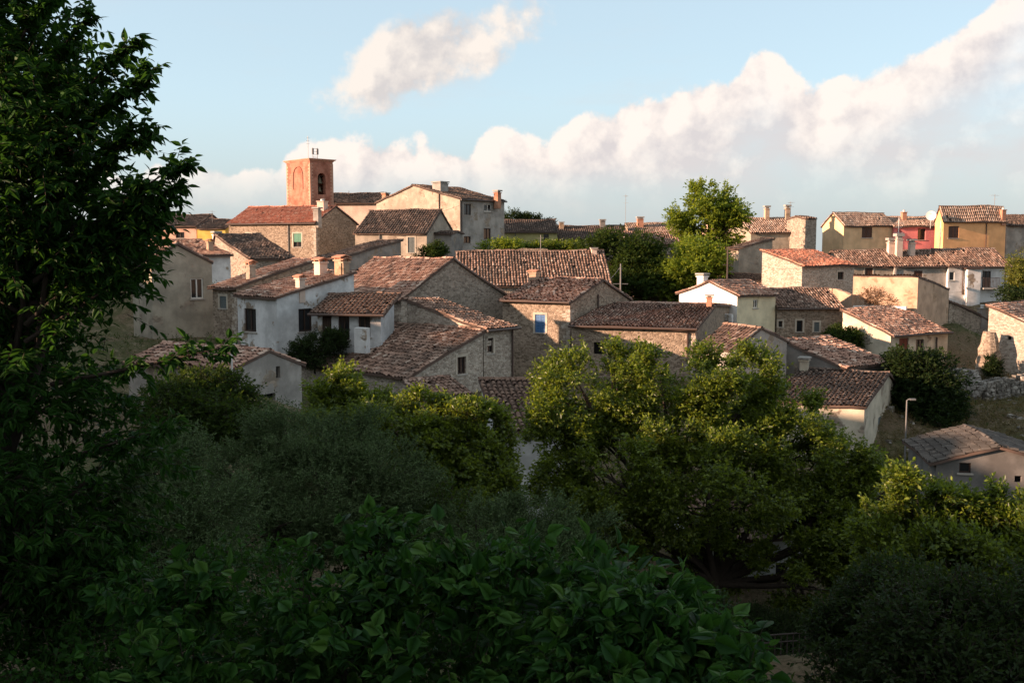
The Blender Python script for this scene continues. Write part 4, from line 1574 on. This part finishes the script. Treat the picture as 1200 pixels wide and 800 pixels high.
def spray(starts, dirs, lens, nl, leaf, wid, droop=.3, rich=False, seed=1, curl=.25, twig=.0, gap0=.12, up_bias=1.0, leafvar=.3):
    """twigs with alternate leaves; returns (V, idx, Vt, It)"""
    rg = np.random.default_rng(seed)
    T = len(starts)
    dirs = unit(dirs)
    upv = np.array([0, 0, 1.0])
    sv = np.cross(dirs, upv)
    sv = unit(sv + rg.normal(0, .15, (T, 3)))
    P_, D_, N_, L_ = [], [], [], []
    for k in range(nl):
        f = gap0 + (1 - gap0) * (k + rg.random(T) * .6) / nl
        p = starts + dirs * (lens * f)[:, None] - upv * (droop * .35 * lens * f * f)[:, None]
        sgn = 1 if k % 2 else -1
        if k == nl - 1:
            d = unit(dirs + rg.normal(0, .25, (T, 3)) - upv * droop * .6)
        else:
            d = unit(dirs * .45 + sv * (.8 * sgn) + rg.normal(0, .32, (T, 3)) - upv * droop)
        n = unit(upv * up_bias + rg.normal(0, .5, (T, 3)) + dirs * .1)
        P_.append(p)
        D_.append(d)
        N_.append(n)
        L_.append(leaf * (1 + rg.uniform(-leafvar, leafvar, T)) * (1.0 if k else .8))
    V, idx = leaves_mesh(np.vstack(P_), np.vstack(D_), np.vstack(N_), np.concatenate(L_), wid, rich, curl)
    Vt = It = None
    if twig > 0:
        m = 3
        Vt = np.zeros((T, 9, 3))
        b1 = sv
        b2 = np.cross(dirs, sv)
        for j, f in enumerate((0, .5, 1.0)):
            c = starts + dirs * (lens * f)[:, None] - upv * (droop * .35 * lens * f * f)[:, None]
            r = twig * (1 - .75 * f)
            for i in range(3):
                an = 2 * math.pi * i / 3
                Vt[:, j * 3 + i] = c + (b1 * math.cos(an) + b2 * math.sin(an)) * r
        t3 = []
        for j in range(2):
            for i in range(3):
                a0, a1 = j * 3 + i, j * 3 + (i + 1) % 3
                t3 += [a0, a1, a1 + 3, a0, a1 + 3, a0 + 3]
        It = (np.arange(T)[:, None] * 9 + np.array(t3)[None]).ravel()
        Vt = Vt.reshape(-1, 3)
    return V, idx, Vt, It


def blobs_px(bl):
    out = []
    for px, py, Y, rx, ry, *dp in bl:
        c = P(px, py, Y)
        k = Y / F
        out.append((np.array(c), np.array([rx * k, (dp[0] if dp else (rx + ry) / 2 * k), ry * k])))
    return out


def crown_twigs(blobs, n_tw, n_cl, rg, shell=.55, cl_r=.28, up=.35, spread=.55):
    vol = np.array([b[1].prod() ** .8 for b in blobs])
    vol /= vol.sum()
    S, D, CL = [], [], []
    for (c, r), f in zip(blobs, vol):
        nc = max(3, int(n_cl * f))
        d = unit(rg.normal(0, 1, (nc, 3)))
        rad = shell + (1 - shell) * rg.random(nc) ** .6
        cl = d * rad[:, None]
        w = rg.random(nc) ** 1.5 + .12
        w /= w.sum()
        nt = max(6, int(n_tw * f))
        pick = rg.choice(nc, nt, p=w)
        cs = rg.uniform(.82, 1.2, nc)
        q = cl[pick] * cs[pick][:, None] + rg.normal(0, cl_r, (nt, 3)) * (.45 + w[pick] / w.max())[:, None]
        ln = np.linalg.norm(q, axis=1, keepdims=True)
        q = np.where(ln > 1.3, q / ln * 1.3, q)
        S.append(c + q * r)
        D.append(unit(q * .8 + rg.normal(0, spread, (nt, 3)) + np.array([0, 0, up])))
        CL.append(c + cl * r * .8)
    return np.vstack(S), np.vstack(D), CL


def tree(name, label, cat, base, blobs, n_tw, tw_len, nl, leaf, wid, mat, droop=.3, trunk_r=.12, n_cl=40, group=None, bark='bark_dark', rich=False, seed=1, shell=.5,
         cl_r=.26, up=.35, curl=.25, twig=0.006, extra=None, spread=.55, limbs=True, zlow=None, leafvar=.3, upb=.4):
    rg = np.random.default_rng(seed)
    bl = blobs_px(blobs)
    bx, bY = base[0], base[1]
    b0 = P(bx, 500, bY)
    gz = ground_z(b0.x, b0.y) if len(base) < 3 else P(bx, base[2], bY).z
    b0 = Vector((P(bx, 500, bY).x, bY, gz))
    root = thing(name, b0, label, cat, group)
    S, D, CL = crown_twigs(bl, n_tw, n_cl, rg, shell, cl_r, up, spread)
    Ls = tw_len * rg.uniform(.6, 1.3, len(S))
    if extra is not None:
        es, ed, el = extra
        S, D, Ls = np.vstack([S, es]), np.vstack([D, ed]), np.concatenate([Ls, el])
    if zlow is not None:
        k = S[:, 2] > zlow
        S, D, Ls = S[k], D[k], Ls[k]
    V, I, Vt, It = spray(S, D, Ls, nl, leaf, wid, droop, rich, seed + 1, curl, twig, up_bias=upb, leafvar=leafvar)
    mi = np.zeros(len(I) // 3, int)
    if Vt is not None:
        I = np.concatenate([I, It + len(V)])
        V = np.vstack([V, Vt])
        mi = np.concatenate([mi, np.ones(len(It) // 3, int)])
    np_mesh('crown', V, 3, I, [mat, bark], mi, root)
    # trunk and limbs
    if trunk_r > 0:
        cen = sum((Vector(c) for c, r in bl), Vector()) / len(bl)
        lowest = min(bl, key=lambda q: q[0][2] - q[1][2])
        zf = max(gz + .3, min(lowest[0][2] - lowest[1][2] * .55, gz + (cen.z - gz) * .65))
        fork = Vector((b0.x * .7 + cen.x * .3, b0.y * .7 + cen.y * .3, zf))
        mb = MB()
        midp = b0.lerp(fork, .5) + Vector((rg.normal(0, .08), rg.normal(0, .08), 0)) * trunk_r * 6
        mb.tube([b0 - UP * .4, midp, fork], [trunk_r * 1.25, trunk_r, trunk_r * .8], 9)
        mb.build('trunk', bark, root, True)
        if limbs:
            br = MB()
            for (c, r), cls in zip(bl, CL):
                cc = Vector(c) - UP * float(r[2]) * .25
                m1 = fork.lerp(cc, .5) + Vector(rg.normal(0, .12, 3)) * float(r.mean()) * .6
                br.tube([fork, m1, cc], [trunk_r * .6, trunk_r * .42, trunk_r * .3], 7)
                for q in cls[:14]:
                    qv = Vector(q)
                    st = m1.lerp(cc, float(rg.uniform(.3, 1)))
                    mm = st.lerp(qv, .55) + Vector(rg.normal(0, .1, 3)) * float(r.mean())
                    br.tube([st, mm, qv], [trunk_r * .24, trunk_r * .15, trunk_r * .06], 5)
            br.build('branch', bark, root, True)
    return root


G_GARD = 'trees and bushes among the houses'
G_SLOPE = 'trees on the slope before the town'
G_NEAR = 'large leaved shrubs right before the viewer'
G_OLIVE = 'grey green olive trees on the slope'

# village trees
tree('ash_tree', 'tall bright yellow green tree rising above the roofs against the sky', 'tree', (832, 92, 318),
     [(838, 242, 92, 31, 23), (818, 260, 92, 24, 22), (850, 264, 92, 26, 18), (828, 228, 92, 14, 12), (864, 247, 92, 17, 15), (826, 288, 92, 20, 17), (804, 267, 92, 11, 14)],
     2500, .75, 7, .30, .5, 'leaf_bright', .35, .2, 60, G_GARD, seed=11, shell=.5, cl_r=.17)
tree('garden_tree', 'lower bushy bright green tree beneath the tall bright tree', 'tree', (808, 84, 346),
     [(808, 315, 84, 28, 26), (785, 328, 84, 20, 20), (832, 310, 84, 16, 20)], 3600, .6, 7, .26, .5, 'leaf_bright', .35, .15, 60, G_GARD, seed=12, shell=.4)
tree('garden_tree', 'broad rounded mid green garden tree behind the wide ribbed roof', 'tree', (735, 86, 350),
     [(728, 300, 86, 34, 24), (758, 308, 86, 30, 24), (705, 290, 86, 18, 14), (745, 335, 84, 34, 22)], 4200, .55, 7, .24, .5, 'leaf_mid', .35, .18, 70, G_GARD, seed=13, shell=.4)
tree('hedge_shrub', 'olive green hedge shrub above the parapet of the ribbed roof', 'shrub', (655, 90, 305), [(640, 292, 90, 26, 6, 1.0), (668, 291, 90, 16, 7, 1.0)], 1300, .4, 6, .2, .5, 'leaf_cherry', .3, .05, 40, G_GARD, seed=14)
tree('hedge_shrub', 'green hedge shrub at the foot of the tall grey house', 'shrub', (582, 88, 304), [(580, 290, 88, 18, 8, 1.0), (598, 289, 88, 10, 7, 1.0), (565, 296, 88, 5, 6, .6)], 1100, .35, 6, .18, .5, 'leaf_bright', .3, .05, 30, G_GARD, seed=15)
tree('hedge_shrub', 'dark green shrub on the flat annex left of the tall grey house', 'shrub', (506, 83, 304), [(502, 297, 83, 14, 6, .8), (514, 293, 83, 8, 6, .6)], 800, .3, 6, .16, .5, 'leaf_mid', .3, .04, 20, G_GARD, seed=16)
tree('pine_tree', 'distant tree tops peeping over the olive yellow house roof', 'tree', (605, 126, 285), [(600, 257, 126, 12, 8), (622, 262, 126, 14, 6), (640, 263, 126, 8, 5)], 900, .6, 6, .3, .4, 'leaf_dark', .2, .12, 24, G_GARD, seed=17)
tree('round_tree', 'dark round tree beside the street lamp and rubble walls', 'tree', (1080, 52, 515),
     [(1082, 458, 52, 36, 34), (1064, 440, 52, 24, 22), (1100, 475, 52, 22, 26), (1078, 488, 51, 34, 20)], 5200, .45, 7, .17, .55, 'leaf_dark', .3, .16, 80, G_GARD, seed=18, shell=.45)
tree('shrub', 'dark shrub growing between the stone house and cream house', 'shrub', (992, 68, 408), [(992, 398, 68, 20, 9, .9), (975, 396, 68, 10, 10, .9)], 1200, .35, 6, .16, .5, 'leaf_mid', .3, .05, 30, G_GARD, seed=19)
tree('lemon_tree', 'small yellow green tree cut by the right edge before the white row', 'tree', (1200, 80, 352), [(1197, 318, 80, 16, 16), (1212, 330, 80, 22, 18), (1196, 338, 80, 12, 8)], 1500, .4, 6, .2, .5, 'leaf_yellow', .3, .1, 30, G_GARD, seed=20)
tree('shrub', 'dark shrub under the yellow green tree at the right edge', 'shrub', (1193, 78, 358), [(1190, 347, 78, 18, 9, 1.0)], 800, .35, 6, .18, .5, 'leaf_dark', .3, .04, 20, G_GARD, seed=21)
tree('rose_bush', 'dark climbing bush against the white house beside the porch', 'shrub', (370, 46.5, 428), [(375, 410, 46.5, 24, 14, .8), (392, 402, 46.5, 12, 12, .6), (354, 412, 46.5, 12, 8, .6)], 1800, .3, 6, .11, .5, 'leaf_dark', .3, .04, 40, G_GARD, seed=22)
tree('ivy', 'dark ivy clump at the foot of the ruined stone pillar', 'shrub', (1163, 62.4, 440), [(1163, 428, 62.4, 8, 10, .4)], 500, .25, 6, .12, .6, 'leaf_dark', .3, .03, 14, G_GARD, seed=23)
tree('dry_bush', 'dry brownish climber on the glowing warm building front', 'shrub', (1028, 73.8, 366), [(1026, 350, 73.95, 14, 9, .15), (1014, 345, 74.3, 8, 6, .15), (1045, 356, 73.2, 14, 5, .15)], 420, .4, 5, .12, .4, 'leaf_rust', .2, .03, 22, G_GARD, seed=24)
tree('fig_bush', 'green shrub in front of the blue shuttered house foundation', 'shrub', (640, 62, 446), [(640, 428, 61, 22, 16), (612, 438, 60, 14, 10)], 1400, .4, 6, .16, .5, 'leaf_dark', .3, .06, 30, G_GARD, seed=25)

# trees on the slope
tree('cherry_tree', 'great cherry tree with sunlit left crown and dark right side, lower centre right', 'tree', (842, 28, 742),
     [(690, 460, 29, 72, 54), (650, 530, 28, 42, 66), (770, 466, 29, 66, 58), (845, 462, 29, 62, 56), (725, 550, 27, 80, 66), (910, 525, 29, 72, 62), (830, 560, 27, 92, 60),
      (975, 575, 29, 60, 60), (960, 620, 28, 66, 58), (700, 606, 27.5, 60, 36), (1010, 650, 28, 50, 54), (800, 640, 27.5, 36, 30), (905, 500, 29.5, 50, 46), (745, 630, 27, 50, 34), (862, 640, 28.5, 60, 40), (945, 675, 27, 46, 44), (655, 590, 27.5, 30, 34), (1022, 585, 28.5, 44, 44), (1035, 640, 27.5, 46, 50)],
     40000, .25, 6, .112, .54, 'leaf_cherry', .35, .19, 520, G_SLOPE, seed=31, shell=.62, cl_r=.105, twig=.004, up=.5)
tree('walnut_tree', 'leafy tree with sunlit tips at the right edge below the dark house', 'tree', (1120, 21, 800),
     [(1075, 590, 21, 40, 46), (1122, 618, 21, 60, 46), (1050, 650, 21, 52, 56), (1184, 640, 20.5, 58, 46), (1110, 690, 20, 90, 66), (1210, 700, 20, 60, 70)],
     13500, .26, 6, .11, .52, 'leaf_cherry', .32, .14, 240, G_SLOPE, seed=32, up=.6, shell=.6, cl_r=.11, twig=.005)
tree('plum_tree', 'dark tree with a sunlit fringe of leaves on top, under the largest shaded roof', 'tree', (540, 24, 670),
     [(525, 525, 24.5, 66, 48), (468, 505, 24.5, 50, 36), (568, 525, 24.5, 36, 44), (550, 570, 24, 56, 50), (505, 490, 24.5, 40, 26), (575, 580, 24.5, 30, 40), (550, 490, 24.5, 30, 22)],
     9500, .27, 6, .105, .55, 'leaf_cherry', .45, .15, 200, G_SLOPE, seed=33, up=.6, shell=.6, cl_r=.11)
tree('vine', 'sunlit leafy climber before the nearest grey house gable', 'shrub', (395, 27, 540),
     [(398, 468, 27, 32, 26), (372, 476, 27, 20, 16), (425, 478, 27, 26, 26), (400, 505, 26.5, 46, 26)], 2000, .5, 10, .11, .55, 'leaf_cherry', .4, .08, 50, G_SLOPE, seed=34, up=.8, cl_r=.14)
tree('laurel_bush', 'dark green bush under the lower left tiled roof', 'shrub', (245, 22, 560),
     [(240, 470, 22, 44, 26), (272, 462, 22, 24, 20), (205, 490, 21, 40, 30), (260, 500, 21, 50, 26)], 3600, .26, 7, .09, .5, 'leaf_mid', .3, .08, 70, G_SLOPE, seed=35)
OL = 'leaf_olive'
tree('olive_tree', 'silvery olive tree at left centre below the grey gable', 'tree', (350, 16, 720),
     [(350, 520, 16, 60, 40), (410, 525, 16, 56, 44), (300, 560, 15.5, 60, 50), (380, 580, 15, 90, 56), (450, 570, 15.5, 56, 46), (320, 620, 14.5, 80, 46)],
     13000, .20, 12, .048, .26, OL, .1, .13, 200, G_OLIVE, seed=36, shell=.45, cl_r=.15, up=.6, twig=.0018)
tree('olive_tree', 'smaller silvery olive tree at bottom centre left of the cherry trunk', 'tree', (600, 14, 760),
     [(560, 625, 14, 62, 36), (620, 630, 14, 60, 36), (680, 640, 14, 46, 30), (600, 670, 13.5, 110, 44)],
     7500, .19, 12, .046, .26, OL, .1, .1, 120, G_OLIVE, seed=37, shell=.45, cl_r=.15, up=.6, twig=.0018)
tree('olive_tree', 'darker olive tree at far left, in the shade of the near tree', 'tree', (190, 13, 760),
     [(190, 560, 13, 60, 50), (130, 600, 13, 60, 60), (230, 600, 12.5, 60, 56), (180, 650, 12, 100, 60)],
     7000, .19, 12, .046, .28, OL, .1, .1, 110, G_OLIVE, seed=38, shell=.45, cl_r=.15, up=.6, twig=.0018)
tree('elder_shrub', 'mid green shrub between the olive trees and cherry tree', 'shrub', (480, 17, 690),
     [(480, 600, 17, 50, 40), (520, 620, 16.5, 50, 40), (440, 640, 16, 60, 40)], 3600, .24, 7, .075, .5, 'leaf_mid', .3, .07, 70, G_SLOPE, seed=39)
for k, (lab, bpx, bY, bl) in enumerate((
        ('dark shrub at the bottom edge right of the railing', 985, 13, [(1015, 745, 13, 50, 46), (1060, 735, 12.5, 56, 60), (1000, 800, 12, 50, 30)]),
        ('dark shrub filling the bottom right corner', 1140, 11, [(1100, 740, 11, 66, 60), (1170, 745, 11, 70, 66), (1130, 800, 10.5, 110, 50)]),
        ('low dark shrub beneath the cherry tree behind the railing', 905, 24.5, [(885, 735, 25, 36, 12, .8), (925, 742, 24.5, 36, 12, .8), (905, 765, 23.6, 50, 9, .8)]),
        ('dark shrub at the bottom edge left of the railing', 850, 15, [(800, 735, 15, 46, 36), (830, 768, 14, 30, 34), (850, 806, 12, 40, 18)]))):
    tree('shrub', lab, 'shrub', (bpx, bY), bl, 3800, .22, 7, .07, .5, 'leaf_dark', .3, .05, 70, G_SLOPE, seed=50 + k)

# white house half hidden behind the cherry trunk, with its railing and road
house('hidden39', 'white_house', 'white walled house glimpsed through the leaves under the cherry tree', (815, 632, 30.8), 8, 'blue_white', 'tile_old', WA=4, R_=985, ridge='b', rise=.9, base=742,
      wins=[('B', 915, 668, 12, 18, 'brown')])
root = thing('railing', P(915, 776, 22), 'thin dark iron railing on a pale kerb at the bottom, under the cherry tree', 'railing')
mb = MB()
q0, q1 = P(893, 775, 22), P(950, 770, 22.5)
d = (q1 - q0)
for k in range(9):
    p = q0 + d * (k / 8)
    mb.tube([p - UP * .2, p + UP * .62], .014, 5)
for hh in (.62, .44):
    mb.tube([q0 + UP * hh, q1 + UP * hh], .018, 5)
mb.build('bars', 'rust_iron', root)
mb = MB()
dn = d.normalized()
mb.box(q0, dn, Vector((-dn.y, dn.x, 0)), UP, (-1.2, -.15, -.5), (d.length + .8, .2, -.1))
mb.build('kerb', 'cellar_plaster', root)

# the near shrubs with big leaves
for k, (lab, bpx, bY, nt, bl) in enumerate((
        ('big leaved green shrub at bottom centre, tallest of the front row', 560, 4.8, 330, [(560, 695, 4.9, 64, 46, .4), (625, 745, 4.7, 84, 52, .45), (490, 765, 4.6, 84, 50, .45)]),
        ('big leaved green shrub at bottom right of centre with arching tips', 760, 4.3, 380, [(722, 725, 4.4, 62, 60, .45), (796, 745, 4.2, 46, 50, .4), (832, 800, 4.0, 36, 36, .4), (740, 815, 3.9, 100, 40, .4)]),
        ('big leaved green shrub at bottom left of centre with rounded leaves', 400, 5.0, 210, [(412, 668, 5.2, 52, 44, .4), (380, 745, 4.9, 70, 44, .45)]),
        ('darkest big leaved shrub in the bottom left corner', 200, 4.8, 170, [(190, 728, 4.8, 56, 36, .4), (235, 795, 4.4, 70, 34, .4)]))):
    tree('broadleaf_shrub', lab, 'shrub', (bpx, bY), bl, nt, .22, 7, .066, .8, 'leaf_broad', .5, .02, 26, G_NEAR, rich=True, upb=.8, seed=60 + k, leafvar=.6, shell=.5, cl_r=.16, up=.7, curl=.35, twig=.0026, limbs=False, spread=.4)

# finer leaved brambles between them
for k, (lab, bpx, bY, bl) in enumerate((
        ('low fine leaved bramble bush behind the big leaved shrubs, bottom centre', 540, 6.4, [(490, 715, 6.4, 90, 46, .6), (620, 700, 6.6, 90, 46, .6), (560, 775, 5.4, 160, 56, .6)]),
        ('low fine leaved bramble bush beneath the near tree, bottom left', 180, 6.2, [(110, 750, 6.2, 110, 50, .6), (280, 705, 6.4, 80, 46, .6), (160, 810, 5.2, 180, 50, .6), (340, 770, 5.4, 90, 50, .6)]),
        ('dark bramble thicket at the left edge behind the trunk of the near tree', 40, 9.5, [(30, 650, 9.5, 110, 60, .8), (-20, 580, 9.8, 90, 60, .8), (110, 690, 9.0, 80, 46, .7)]),
        ('low fine leaved bramble bush at bottom right of centre, beside the railing', 740, 6.0, [(720, 730, 6.0, 90, 46, .6), (790, 775, 5.6, 70, 44, .5), (700, 800, 5.2, 120, 40, .5)]))):
    tree('bramble_bush', lab, 'shrub', (bpx, bY), bl, 2600, .17, 8, .04, .58, 'leaf_near', .3, .012, 90, G_NEAR, seed=80 + k, shell=.45, cl_r=.18, up=.7, twig=.002, limbs=False, leafvar=.45)

# the near tree at left
def near_tree():
    es, ed, el = [], [], []
    rg = np.random.default_rng(5)
    limbs = [
        [(-60, 260, 6.4), (40, 120, 6.2), (95, 20, 6.1)],
        [(20, 200, 6.2), (95, 110, 6.0), (150, 50, 6.0)],
        [(40, 200, 6.1), (110, 130, 6.0), (172, 84, 5.9)],
        [(40, 260, 6.0), (120, 190, 5.9), (165, 150, 5.9)],
        [(40, 320, 6.0), (130, 240, 5.8), (212, 192, 5.8)],
        [(40, 330, 6.0), (140, 255, 5.8), (200, 222, 5.8)],
        [(30, 380, 6.0), (120, 300, 5.8), (180, 262, 5.8)],
        [(30, 400, 6.0), (110, 350, 5.8), (165, 310, 5.8)],
        [(60, 450, 5.9), (190, 425, 5.8), (268, 405, 5.7)],
        [(20, 560, 5.9), (120, 520, 5.7), (200, 500, 5.6)],
        [(-20, 120, 6.2), (30, 40, 6.1), (60, -20, 6.1)],
    ]
    lb = MB()
    for L in limbs:
        pts = [P(*q) for q in L]
        a_, b_, c_ = pts
        n = 26
        curve = []
        for k in range(n + 1):
            t = k / n
            p = a_ * (1 - t) ** 2 + b_ * (2 * t * (1 - t)) + c_ * t * t
            curve.append(p)
        lb.tube(curve[::3] + [curve[-1]], [max(.003, .016 * (1 - .85 * i / len(curve[::3]))) for i in range(len(curve[::3]) + 1)], 5)
        for k in range(3, n + 1):
            tang = (curve[k] - curve[k - 1]).normalized()
            m = 3 if L[2][1] < 300 else (2 if k % 2 else 1)
            for _ in range(m):
                d = np.array(tang) * .7 + rg.normal(0, .55, 3) + np.array([.1, -.1, .05])
                es.append(np.array(curve[k]) + rg.normal(0, .015, 3))
                ed.append(d)
                el.append(rg.uniform(.10, .24) * (1 - .35 * k / n))
    return (np.array(es), np.array(ed), np.array(el)), lb


ex, lb = near_tree()
root = tree('elm_tree', 'big dark leafy tree filling the left edge from top to bottom, nearest the viewer', 'tree', (-95, 6.2),
            [(-40, 60, 6.4, 110, 90, .6), (20, 200, 6.3, 110, 110, .6), (40, 330, 6.2, 95, 90, .55), (15, 450, 6.1, 88, 80, .5), (40, 570, 6.0, 115, 80, .5), (-20, 680, 5.8, 110, 90, .5),
             (-120, 300, 6.8, 130, 300, .8), (90, 250, 6.1, 60, 60, .35)],
            8200, .22, 8, .068, .48, 'leaf_near', .4, .11, 160, 'trees on the slope before the town', rich=True, seed=70, upb=.9, shell=.35, cl_r=.25, up=.25, curl=.22, twig=.0028, extra=ex)
lb.build('branch', 'bark_dark', root, True)


# weeds and low growth over the open ground: nobody could count it
rg = np.random.default_rng(99)
xs, ys = rg.uniform(-26, 44, 30000), rg.uniform(9, 78, 30000)
nz = np.sin(xs * .6 + 1.3 * np.sin(ys * .4)) + np.cos(ys * .7 + xs * .3)
k = nz + rg.normal(0, .7, len(xs)) > .1
xs, ys = xs[k], ys[k]
zs = np.zeros(len(xs))
for i in range(0, len(xs), 4000):
    d2 = (xs[i:i + 4000, None] - GP[:, 0]) ** 2 + (ys[i:i + 4000, None] - GP[:, 1]) ** 2 + .8
    w = d2 ** -1.9
    zs[i:i + 4000] = (w * GP[:, 2]).sum(1) / w.sum(1)
S = np.stack([xs, ys, zs - .03], 1)
D = unit(rg.normal(0, .5, (len(xs), 3)) + np.array([0, 0, 1.0]))
V, I, Vt, It = spray(S, D, rg.uniform(.12, .42, len(xs)), 5, .13, .35, .2, False, 98, .3)
o = np_mesh('weeds', V, 3, I, ['leaf_mid'])
o['kind'] = 'stuff'
o['label'] = 'low weeds and grass growing over the open ground'

# dry grass on the slope at right, loose stones in it
xs, ys = rg.uniform(15, 42, 16000), rg.uniform(34, 66, 16000)
zs = np.zeros(len(xs))
for i in range(0, len(xs), 4000):
    d2 = (xs[i:i + 4000, None] - GP[:, 0]) ** 2 + (ys[i:i + 4000, None] - GP[:, 1]) ** 2 + .8
    w = d2 ** -1.9
    zs[i:i + 4000] = (w * GP[:, 2]).sum(1) / w.sum(1)
S = np.stack([xs, ys, zs - .02], 1)
D = unit(rg.normal(0, .45, (len(xs), 3)) + np.array([0, 0, 1.0]))
V, I, Vt, It = spray(S, D, rg.uniform(.1, .38, len(xs)), 5, .2, .12, .1, False, 97, .3)
o = np_mesh('dry_grass', V, 3, I, ['leaf_dry'])
o['kind'] = 'stuff'
o['label'] = 'dry yellowish grass on the slope at right'
mb = MB()
rr = random.Random(12)
for k in range(260):
    x, y = rr.uniform(18, 40), rr.uniform(40, 64)
    q = rr.uniform(.05, .2) * (1.8 if rr.random() < .08 else 1)
    t_ = rr.uniform(0, 3)
    rock(mb, Vector((x, y, ground_z(x, y) + q * .2)), Vector((math.cos(t_), math.sin(t_), 0)) * q, Vector((-math.sin(t_), math.cos(t_), 0)) * q * .8, UP * q * .6, rr)
o = mb.build('loose_stones', 'rubble')
o['kind'] = 'stuff'
o['label'] = 'loose stones scattered over the slope at right'
cable('thin cable from the wooden garden pole to the blue shuttered house', P(727, 312, 73), P(706, 332, 63), .2, .012)
cable('thin cable from the pole behind the white gable towards the stone house', P(852, 296, 76), P(942, 314, 77.5), .5, .012)
